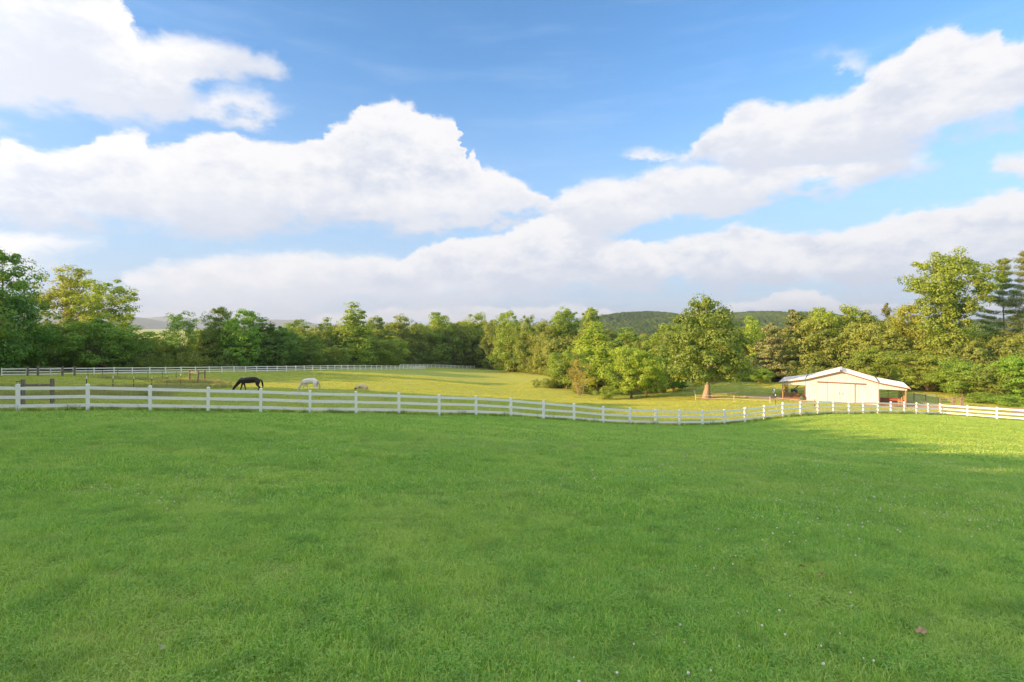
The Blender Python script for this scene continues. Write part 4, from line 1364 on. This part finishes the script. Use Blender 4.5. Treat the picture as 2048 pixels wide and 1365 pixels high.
# roof: four slopes of ribbed sheet, each its own part
for s in (-1, 1):
    for (xa, za, xb, zb_, nm) in ((0.02, zr, HWB, zb, 'roof_slope'), (HWB + .02, zb, HE + .02, ze, 'lean_to_roof')):
        mb = MB()
        n = int((DEP + .9) / .3)
        y0 = -.45
        x_a, x_b = s * xa, s * xb
        prof = []
        yy = y0
        V, fs = [], []
        ys = []
        for k in range(n):
            for dy, o_ in ((0, 0), (.22, 0), (.24, 1), (.28, 1)):
                ys.append((y0 + k * .3 + dy, o_))
        ys.append((y0 + n * .3, 0))
        for (q, o_) in ys:
            z_ = .05 + .025 * o_
            V += [(x_a, q, za + z_), (x_b, q, zb_ + z_), (x_a, q, za + .01), (x_b, q, zb_ + .01)]
        for i in range(len(ys) - 1):
            a, b = i * 4, i * 4 + 4
            fs += [(a, a + 1, b + 1, b), (a + 2, b + 2, b + 3, a + 3), (a, b, b + 2, a + 2), (a + 1, a + 3, b + 3, b + 1)]
        e_ = (len(ys) - 1) * 4
        fs += [(0, 2, 3, 1), (e_, e_ + 1, e_ + 3, e_ + 2)]
        mb.add(V, fs)
        mb.build(nm, M['metal_roof'], barn)
        # brown barge board along the front edge
        MB().beam((x_a, -.475, za - .045), (x_b, -.475, zb_ - .045), .04, .13).build('barge_board', M['brown'], barn)
    MB().beam((s * HWB, -.46, zb + .085), (s * HWB, DEP + .42, zb + .085), .14, .03).build('roof_flashing', M['grey_trim'], barn)
rc = MB()
rc.beam((0, -.50, zr + .09), (0, DEP + .45, zr + .09), .34, .05)
rc.build('ridge_cap', M['metal_roof'], barn)
MB().box((0, -.52, zr + .02), (.30, .05, .42)).build('ridge_end_cap', M['grey_trim'], barn)

# sliding doors on their track
MB().box((0.0, -.13, 2.93), (6.2, .10, .15)).build('door_track', M['brown'], barn)
for s in (-1, 1):
    x0, x1 = (-1.72, -.012) if s < 0 else (.012, 1.72)
    dr = ribbed_wall('sliding_door', x0, x1, -.085, .06, lambda x: 2.84, th=.03)
    fr = MB()
    for xx in (x0 + (0.02 if s < 0 else 0.0), x1 - (0.0 if s < 0 else 0.02)):
        pass
    xo = -1.745 if s < 0 else 1.745
    MB().box((xo, -.10, 1.44), (.024, .05, 2.82)).build('door_edge', M['grey_trim'], barn)
    hd = MB()
    hx = s * .17
    hd.tube([(hx, -.12, 1.20), (hx + s * .05, -.20, 1.27), (hx + s * .05, -.20, 1.42), (hx, -.12, 1.50)], .022, 6)
    hd.build('door_handle', M['grey_trim'], dr)

# earth floor inside each lean-to
for s in (-1, 1):
    xs_ = np.linspace(s * (HWB + .1), s * (HE - .3), 7)
    ys_ = np.linspace(-.6, DEP + .3, 12)
    V = []
    for yv in ys_:
        for xv in xs_:
            V.append((xv, yv, .05 + .04 * math.sin(xv * 3 + yv * 2)))
    fs = [(j * 7 + i, j * 7 + i + 1, (j + 1) * 7 + i + 1, (j + 1) * 7 + i) for j in range(11) for i in range(6)]
    MB().add(V, fs).build('earth_floor', M['earth'], barn, True)


def barn_pt(x, y, z=0):
    return bp_ + Matrix.Rotation(BA, 3, 'Z') @ Vector((x, y, z))


def pipe_panel(name, a, b, h, n, mat, label, cat='gate', r=.022, uprights=2):
    a, b = Vector(a), Vector(b)
    t = empty(name, a)
    tag(t, label, cat)
    for k in range(n):
        z = .15 + (h - .15) * k / (n - 1)
        MB().tube([Vector((0, 0, z)), (b - a) + Vector((0, 0, z))], r, 6).build('bar', mat, t)
    for k in range(uprights + 1):
        p = (b - a) * (k / uprights)
        MB().tube([p + Vector((0, 0, .02)), p + Vector((0, 0, h + .03))], r * 1.25, 6).build('upright', mat, t)
    return t


pipe_panel('pipe_gate', barn_pt(HWB + .3, DEP - .3, .03), barn_pt(HE - .6, DEP - .3, .03), 1.35, 6, M['tpost'], 'dark pipe gate across the back of the right lean-to of the barn')
pipe_panel('pipe_gate', barn_pt(-HE + .6, DEP - .3, .03), barn_pt(-HWB - .3, DEP - .3, .03), 1.35, 6, M['steel'], 'grey pipe gate across the back of the left lean-to of the barn')
pipe_panel('pipe_gate', barn_pt(HE + .3, DEP - 3.0, 0), barn_pt(HE + 3.6, DEP - 3.4, 0), 1.35, 6, M['steel'], 'pale grey pipe gate standing just right of the barn')
# red feed trough in the right lean-to
t = empty('feed_trough', barn_pt(HWB + .35, 1.6, .08), BA)
tag(t, 'long red feed trough under the right lean-to of the barn', 'trough')
MB().box((1.3, 0, .62), (2.6, .05, .28)).build('front_panel', M['red'], t)
MB().box((1.3, .55, .62), (2.6, .05, .28)).build('back_panel', M['red'], t)
MB().box((1.3, .275, .50), (2.58, .49, .04)).build('bottom', M['red'], t)
for xx in (.05, 2.55):
    for yy in (.03, .52):
        MB().box((xx, yy, .24), (.06, .06, .48)).build('leg', M['red'], t)
# stacked lumber posts at the front of the right lean-to
t = empty('wood_pen', barn_pt(HE - 1.2, .5, .05), BA)
tag(t, 'low pen of bare lumber posts and boards at the right corner of the barn', 'pen')
for k, (xx, hh) in enumerate(((0, .9), (.35, 1.2), (.7, 1.45))):
    MB().box((xx, .02 * k, hh / 2), (.13, .13, hh)).build('post', M['lumber'], t)
for z in (.3, .6):
    MB().box((.35, -.10, z), (1.0, .04, .16)).build('board', M['lumber'], t)
# bucket and bin at the left lean-to
t = empty('bin', barn_pt(-HWB - .42, -.35, 0.0), BA)
tag(t, 'small green bin standing against the left front corner of the barn', 'bin')
MB().tube([(0, 0, 0), (0, 0, .6)], [.22, .27], 12).build('body', M['greenplastic'], t, True)
MB().tube([(0, 0, .6), (0, 0, .66)], [.29, .28], 12).build('rim', M['brown'], t, True)
t = empty('feed_sack', barn_pt(-HE - .9, .6, 0))
tag(t, 'pale blue feed sack hung on a stake left of the barn', 'sack')
MB().tube([(0, 0, 0), (0, 0, 1.5)], .03, 6).build('stake', M['wood'], t)
MB().tube([(0, -.05, .45), (0.02, -.06, .9), (0, -.05, 1.4)], [.08, .22, .27], 8).build('sack', M['blueplastic'], t, True)
t = empty('tractor_implement', barn_pt(-HWB - 1.9, DEP + 1.2, 0), .4)
t.scale = (.7, .7, .7)
tag(t, 'dark blue farm implement with a raised slanting boom seen through the left lean-to', 'farm implement')
MB().beam((-.8, 0, .9), (1.0, 0, 1.75), .16, .16).build('boom', M['navy'], t)
MB().box((-.6, 0, .6), (1.0, .8, .5)).build('frame', M['navy'], t)
for s in (-1, 1):
    MB().tube([(-.6, s * .5, .42), (-.6, s * .66, .42)], .42, 16).build('wheel', M['grey_trim'], t, True)
MB().beam((.9, -.1, 1.7), (1.5, -.1, 1.95), .28, .05).build('blade', M['steel'], t)

# ------------------------------------------------------------------ rail fence right of the barn
def wood_fence(name, pxs, Ys, h, label, rails=(0.95,), r=.075, mat='wood', wires=0):
    P3 = [Vector(((p - 1024) / F * Y, Y, 0)) for p, Y in zip(pxs, Ys)]
    for p in P3:
        p.z = g(p.x, p.y)
    t = empty(name, P3[0])
    tag(t, label, 'fence')
    o0 = P3[0]
    for p in P3:
        MB().tube([p - o0 + Vector((0, 0, -.15)), p - o0 + Vector((0, 0, h * random.uniform(.96, 1.04)))], r, 8).build('post', M[mat], t)
    for a, b in zip(P3[:-1], P3[1:]):
        for z in rails:
            MB().tube([a - o0 + Vector((0, 0, z * h)), b - o0 + Vector((0, 0, z * h))], r * .6, 6).build('rail', M[mat], t)
        for k in range(wires):
            z = h * (k + .6) / (wires + 1)
            MB().tube([a - o0 + Vector((0, 0, z)), b - o0 + Vector((0, 0, z))], .006, 4, False).build('wire', M['steel'], t)
    return t


wood_fence('rail_fence', (1828, 1851.5), (80, 78), 1.35, 'short wooden rail fence with wire, starting at the grey gate right of the barn', (.88,), .08, 'wood', 3)
wood_fence('rail_fence', (1880.5, 1905.5, 1909, 1922, 1925), (74, 73, 74.2, 72.5, 73.4), 1.30, 'wooden rail fence with an H brace in front of the wood, behind the fence corner', (.88,), .08, 'wood', 3)
wood_fence('wood_gate_frame', (55, 75.7), (76, 76), 1.42, 'pair of weathered wooden posts, leftmost in front of the far fence', (.55,), .13)
wood_fence('wood_gate_frame', (125, 149), (76, 76), 1.42, 'pair of weathered wooden posts on the right of the metal gate at far left', (.55,), .14)
a_ = Vector((((78) - 1024) / F * 76, 76, 0))
b_ = Vector((((123) - 1024) / F * 76, 76, 0))
a_.z = g(a_.x, a_.y)
b_.z = g(b_.x, b_.y)
pipe_panel('pipe_gate', a_, b_, 1.28, 5, M['steel'], 'thin metal pipe gate between the weathered posts at far left')
wood_fence('wood_brace', (46, 104.5), (27.2, 28.2), 1.38, 'two weathered wooden posts joined by a cross bar, behind the near fence at left', (.76,), .10)
t = wood_fence('wood_brace', (379, 396, 409), (68, 66.5, 69), 1.6, 'brace of three weathered posts ending the electric fence, left of the black horse', (.80, ), .12)

# ------------------------------------------------------------------ electric fences on thin posts
tb = MB()
tb.box((0, 0, .55), (.035, .035, 1.4))
tp_me = tb.mesh('stake', M['tpost'])
tc_me = MB().tube([(0, 0, 1.12), (0, 0, 1.32)], .035, 6).mesh('cap', M['whiteplastic'])
ti_me = MB().box((0, -.03, .78), (.12, .06, .05)).mesh('insulator', M['yellow'])
wp_me = MB().tube([(0, 0, -.15), (0, 0, 1.0)], .02, 6).mesh('stake', M['whiteplastic'])


def stake_line(name, pts, label, white=False, cap=True, tapes=((.78, 'yellow'),), h=1.0):
    P3 = [Vector(((p - 1024) / F * Y, Y, 0)) for p, Y in pts]
    for p in P3:
        p.z = g(p.x, p.y)
    t = empty(name, P3[0])
    tag(t, label, 'fence')
    for p in P3:
        o = obj('stake', wp_me if white else tp_me, t, p - P3[0])
        o.scale = (1, 1, h)
        if not white:
            if cap:
                c = obj('cap', tc_me, o)
            obj('insulator', ti_me, o)
    for a, b in zip(P3[:-1], P3[1:]):
        for z, mm in tapes:
            za = Vector((0, 0, z * h))
            MB().tube([a - P3[0] + za, (a + b) / 2 - P3[0] + za - Vector((0, 0, .05)), b - P3[0] + za], .011, 4, False).build('tape', M[mm], t)
    return t


stake_line('electric_fence', [(173, 35), (226, 39), (267.5, 44), (303.6, 50), (334, 57), (361.7, 63), (379, 68)], 'nearer row of dark stakes with white tops and yellow tape in the left paddock')
stake_line('electric_fence', [(176, 71), (205, 71), (235.6, 70.5), (296, 70), (324.5, 70), (352.5, 69.5), (379, 68)], 'farther row of dark stakes in front of the long white fence in the left paddock', cap=False, tapes=((.55, 'yellow'),))
stake_line('electric_fence', [(1551, 62), (1629, 56)], 'two dark stakes in front of the barn just behind the near white fence', tapes=((.9, 'whiteplastic'),))
stake_line('tape_fence', [(1366, 96), (1389, 92), (1391, 82), (1468, 72), (1540, 66)], 'white taped fence of thin stakes running past the big oak towards the barn', True, tapes=((.9, 'whiteplastic'), (.5, 'whiteplastic')), h=.95)
stake_line('tape_fence', [(1389, 92), (1407, 98), (1423, 98), (1488, 97), (1499, 96), (1556, 93)], 'white taped fence of thin stakes behind the trunk of the big oak', True, tapes=((.85, 'whiteplastic'),), h=.9)

# small green insulator on the left end post
p = Vector((NEAR[1][0], NEAR[1][1], g(NEAR[1][0], NEAR[1][1]) + 1.27))
t = empty('post_insulator', p)
tag(t, 'small green insulator on top of the leftmost post of the near fence', 'gauge')
MB().tube([(0, 0, 0), (0, 0, .07)], .02, 6).build('stem', M['whiteplastic'], t)
MB().tube([(0, 0, .07), (0, 0, .11)], [.07, .085], 8).build('dish', M['greenplastic'], t, True)


# ------------------------------------------------------------------ horses
def skin(name, chain, mat, sub=2):
    """chain: list of (co, radius_x, radius_y, parent index)"""
    me = bpy.data.meshes.new(name)
    me.from_pydata([c[0] for c in chain], [(i, c[3]) for i, c in enumerate(chain) if c[3] is not None], [])
    o = bpy.data.objects.new(name, me)
    COL.objects.link(o)
    sk = o.modifiers.new('skin', 'SKIN')
    sk.use_smooth_shade = True
    for i, c in enumerate(chain):
        sv = me.skin_vertices[0].data[i]
        sv.radius = (c[1], c[2])
        sv.use_root = (i == 0)
    ss = o.modifiers.new('sub', 'SUBSURF')
    ss.levels = ss.render_levels = sub
    dg = bpy.context.evaluated_depsgraph_get()
    m2 = bpy.data.meshes.new_from_object(o.evaluated_get(dg))
    m2.name = name
    bpy.data.objects.remove(o)
    m2.materials.clear()
    m2.materials.append(mat)
    for p_ in m2.polygons:
        p_.use_smooth = True
    return m2


def horse_mat(name, base, patches, patch_col, rough=.55):
    m_, t_, out = new_mat(name)
    tc_ = t_.node('ShaderNodeTexCoord')
    nz = t_.noise(tc_.outputs['Object'], 5.0, 4, .6)
    c = t_.mix(nz.outputs[0], tuple(q * .85 for q in base), tuple(min(1, q * 1.15) for q in base))
    wv = t_.v('ADD', tc_.outputs['Object'], t_.v('MULTIPLY', t_.v('SUBTRACT', nz.outputs[1], (.5, .5, .5)), (.35, .35, .35)))
    for (cx, cy, cz, r0, sx_) in patches:
        dd = t_.v('MULTIPLY', t_.v('SUBTRACT', wv, (cx, cy, cz)), (1 / sx_, 1.0, 1.0))
        ln = t_.node('ShaderNodeVectorMath', {0: dd}, operation='LENGTH').outputs['Value']
        c = t_.mix(t_.sstep(ln, r0 * .8, r0, 1, 0), c, patch_col)
    b = t_.node('ShaderNodeBsdfPrincipled', {'Base Color': c, 'Roughness': rough, 'Specular IOR Level': .3})
    t_.l.new(b.outputs[0], out.inputs[0])
    return m_


def horse(name, px, Y, scale, mat, hair, label, cat, rz, hx=0.0, seed=0, legx=0.0):
    ch = [((.15, 0, 1.16), .30, .33, None), ((-.22, 0, 1.16), .29, .32, 0), ((-.56, 0, 1.20), .24, .30, 1), ((-.80, 0, 1.14), .16, .25, 2), ((-1.02, 0, .93), .12, .19, 3),
          ((-1.22, 0, .68), .105, .15, 4), ((-1.38, 0, .50), .10, .13, 5), ((-1.47, 0, .36), .09, .125, 6), ((-1.53, 0, .20), .06, .08, 7), ((-1.56, 0, .09), .055, .065, 8),
          ((.52, 0, 1.20), .28, .31, 0), ((.82, 0, 1.18), .21, .25, 10), ((.98, 0, 1.20), .09, .11, 11)]
    n = len(ch)
    for s, dx in ((1, .14), (-1, -.12)):
        dx += legx
        ch += [((-.60, s * .15, .92), .11, .13, 2), ((-.58 + dx * .4, s * .16, .68), .075, .085, n), ((-.60 + dx, s * .16, .44), .058, .062, n + 1), ((-.60 + dx * 1.3, s * .16, .16), .04, .042, n + 2), ((-.63 + dx * 1.3, s * .16, .04), .055, .06, n + 3)]
        n += 5
    for s, dx in ((1, -.10), (-1, .14)):
        ch += [((.80, s * .15, .90), .15, .19, 11), ((.72 + dx * .4, s * .17, .68), .10, .12, n), ((.92 + dx, s * .17, .48), .058, .07, n + 1), ((.86 + dx, s * .17, .17), .042, .045, n + 2), ((.81 + dx, s * .17, .04), .055, .06, n + 3)]
        n += 5
    me = skin('body', ch, mat)
    x = (px - 1024) / F * Y
    t = empty(name, (x, Y, g(x, Y)), rz)
    t.scale = (scale,) * 3
    tag(t, label, cat)
    obj('body', me, t)
    # ears
    for s in (-1, 1):
        MB().tube([(-1.30, s * .07, .60), (-1.27, s * .085, .70), (-1.255, s * .09, .76)], [.035, .03, .006], 5).build('ear', mat, t, True)
    tl_ = MB()
    tl_.tube([(1.02, 0, 1.22), (1.13, 0, 1.10), (1.20, .01, .85), (1.24, .02, .60), (1.22, .02, .42)], [.045, .07, .085, .07, .02], 8)
    tl_.build('tail', hair, t, True)
    mn = MB()
    mn.tube([(-.66, 0, 1.42), (-.90, .03, 1.26), (-1.10, .05, 1.00), (-1.26, .05, .78), (-1.36, .03, .64), (-1.46, 0, .50)], [.02, .06, .075, .07, .06, .02], 6)
    mn.build('mane', hair, t, True)
    return t


mb_black = horse_mat('black_coat', (.020, .018, .018), [], (0, 0, 0), .38)
mh_black = pbr('black_hair', (.012, .010, .010), .7)
mb_white = horse_mat('white_coat', (.80, .76, .70), [(.88, 0, 1.02, .17, .6)], (.06, .04, .035))
mh_cream = pbr('cream_hair', (.60, .48, .30), .8)
mb_cream = horse_mat('cream_coat', (.66, .52, .34), [(-1.05, 0, .80, .22, 1.0), (-.10, -.2, 1.12, .13, 1.3)], (.10, .05, .035))
horse('horse', 499, 50, 1.0, mb_black, mh_black, 'black horse grazing with its head down behind the near white fence', 'horse', R(3), seed=1)
horse('horse', 620, 53, 1.0, mb_white, mh_cream, 'white horse with a dark patch on its rump, grazing in the shaded pasture', 'horse', R(-22), seed=2)
horse('pony', 723, 51, .68, mb_cream, mh_cream, 'small cream and brown pony grazing, mostly hidden by the top rail', 'pony', R(-24), seed=3)

# ------------------------------------------------------------------ fallen leaves on the lawn
def fallen_leaf(px, py, s, col, label, nm):
    p = hit(px, py)
    t_ = np.linspace(0, 2 * math.pi, 11, endpoint=False)
    rr_ = [1.0, .55, .9, .5, .85, .45, .85, .5, .9, .55, .7]
    V = [(s * r_ * math.cos(a), s * r_ * math.sin(a) * .8, .012 * math.sin(a * 2) + .25 * s * abs(math.sin(a))) for a, r_ in zip(t_, rr_)]
    V = [(0, 0, .0)] + V
    mb = MB()
    n = len(V)
    V2 = V + [(a, b, c - .002) for a, b, c in V]
    fs = [(0, 1 + i, 1 + (i + 1) % 11) for i in range(11)] + [(n, n + 1 + (i + 1) % 11, n + 1 + i) for i in range(11)]
    mb.add(V2, fs)
    o = mb.build('fallen_leaf', pbr(nm, col, .8, scale=40), loc=p + Vector((0, 0, .05)))
    o.rotation_euler = (.35, -.2, px)
    return tag(o, label, 'leaf')


fallen_leaf(1841, 1279, .055, (.42, .28, .18), 'largest dry brown leaf lying on the lawn at lower right', 'leaf_brown')
fallen_leaf(1605, 1146, .035, (.36, .20, .11), 'small dry brown leaf on the lawn, upper left of the largest brown leaf', 'leaf_russet')
fallen_leaf(1640, 1163, .035, (.40, .26, .15), 'small tan curled leaf on the lawn beside the small brown one', 'leaf_tan')
fallen_leaf(323, 1316, .05, (.30, .38, .16), 'pale green leaf lying on the lawn near the bottom left', 'leaf_pale')
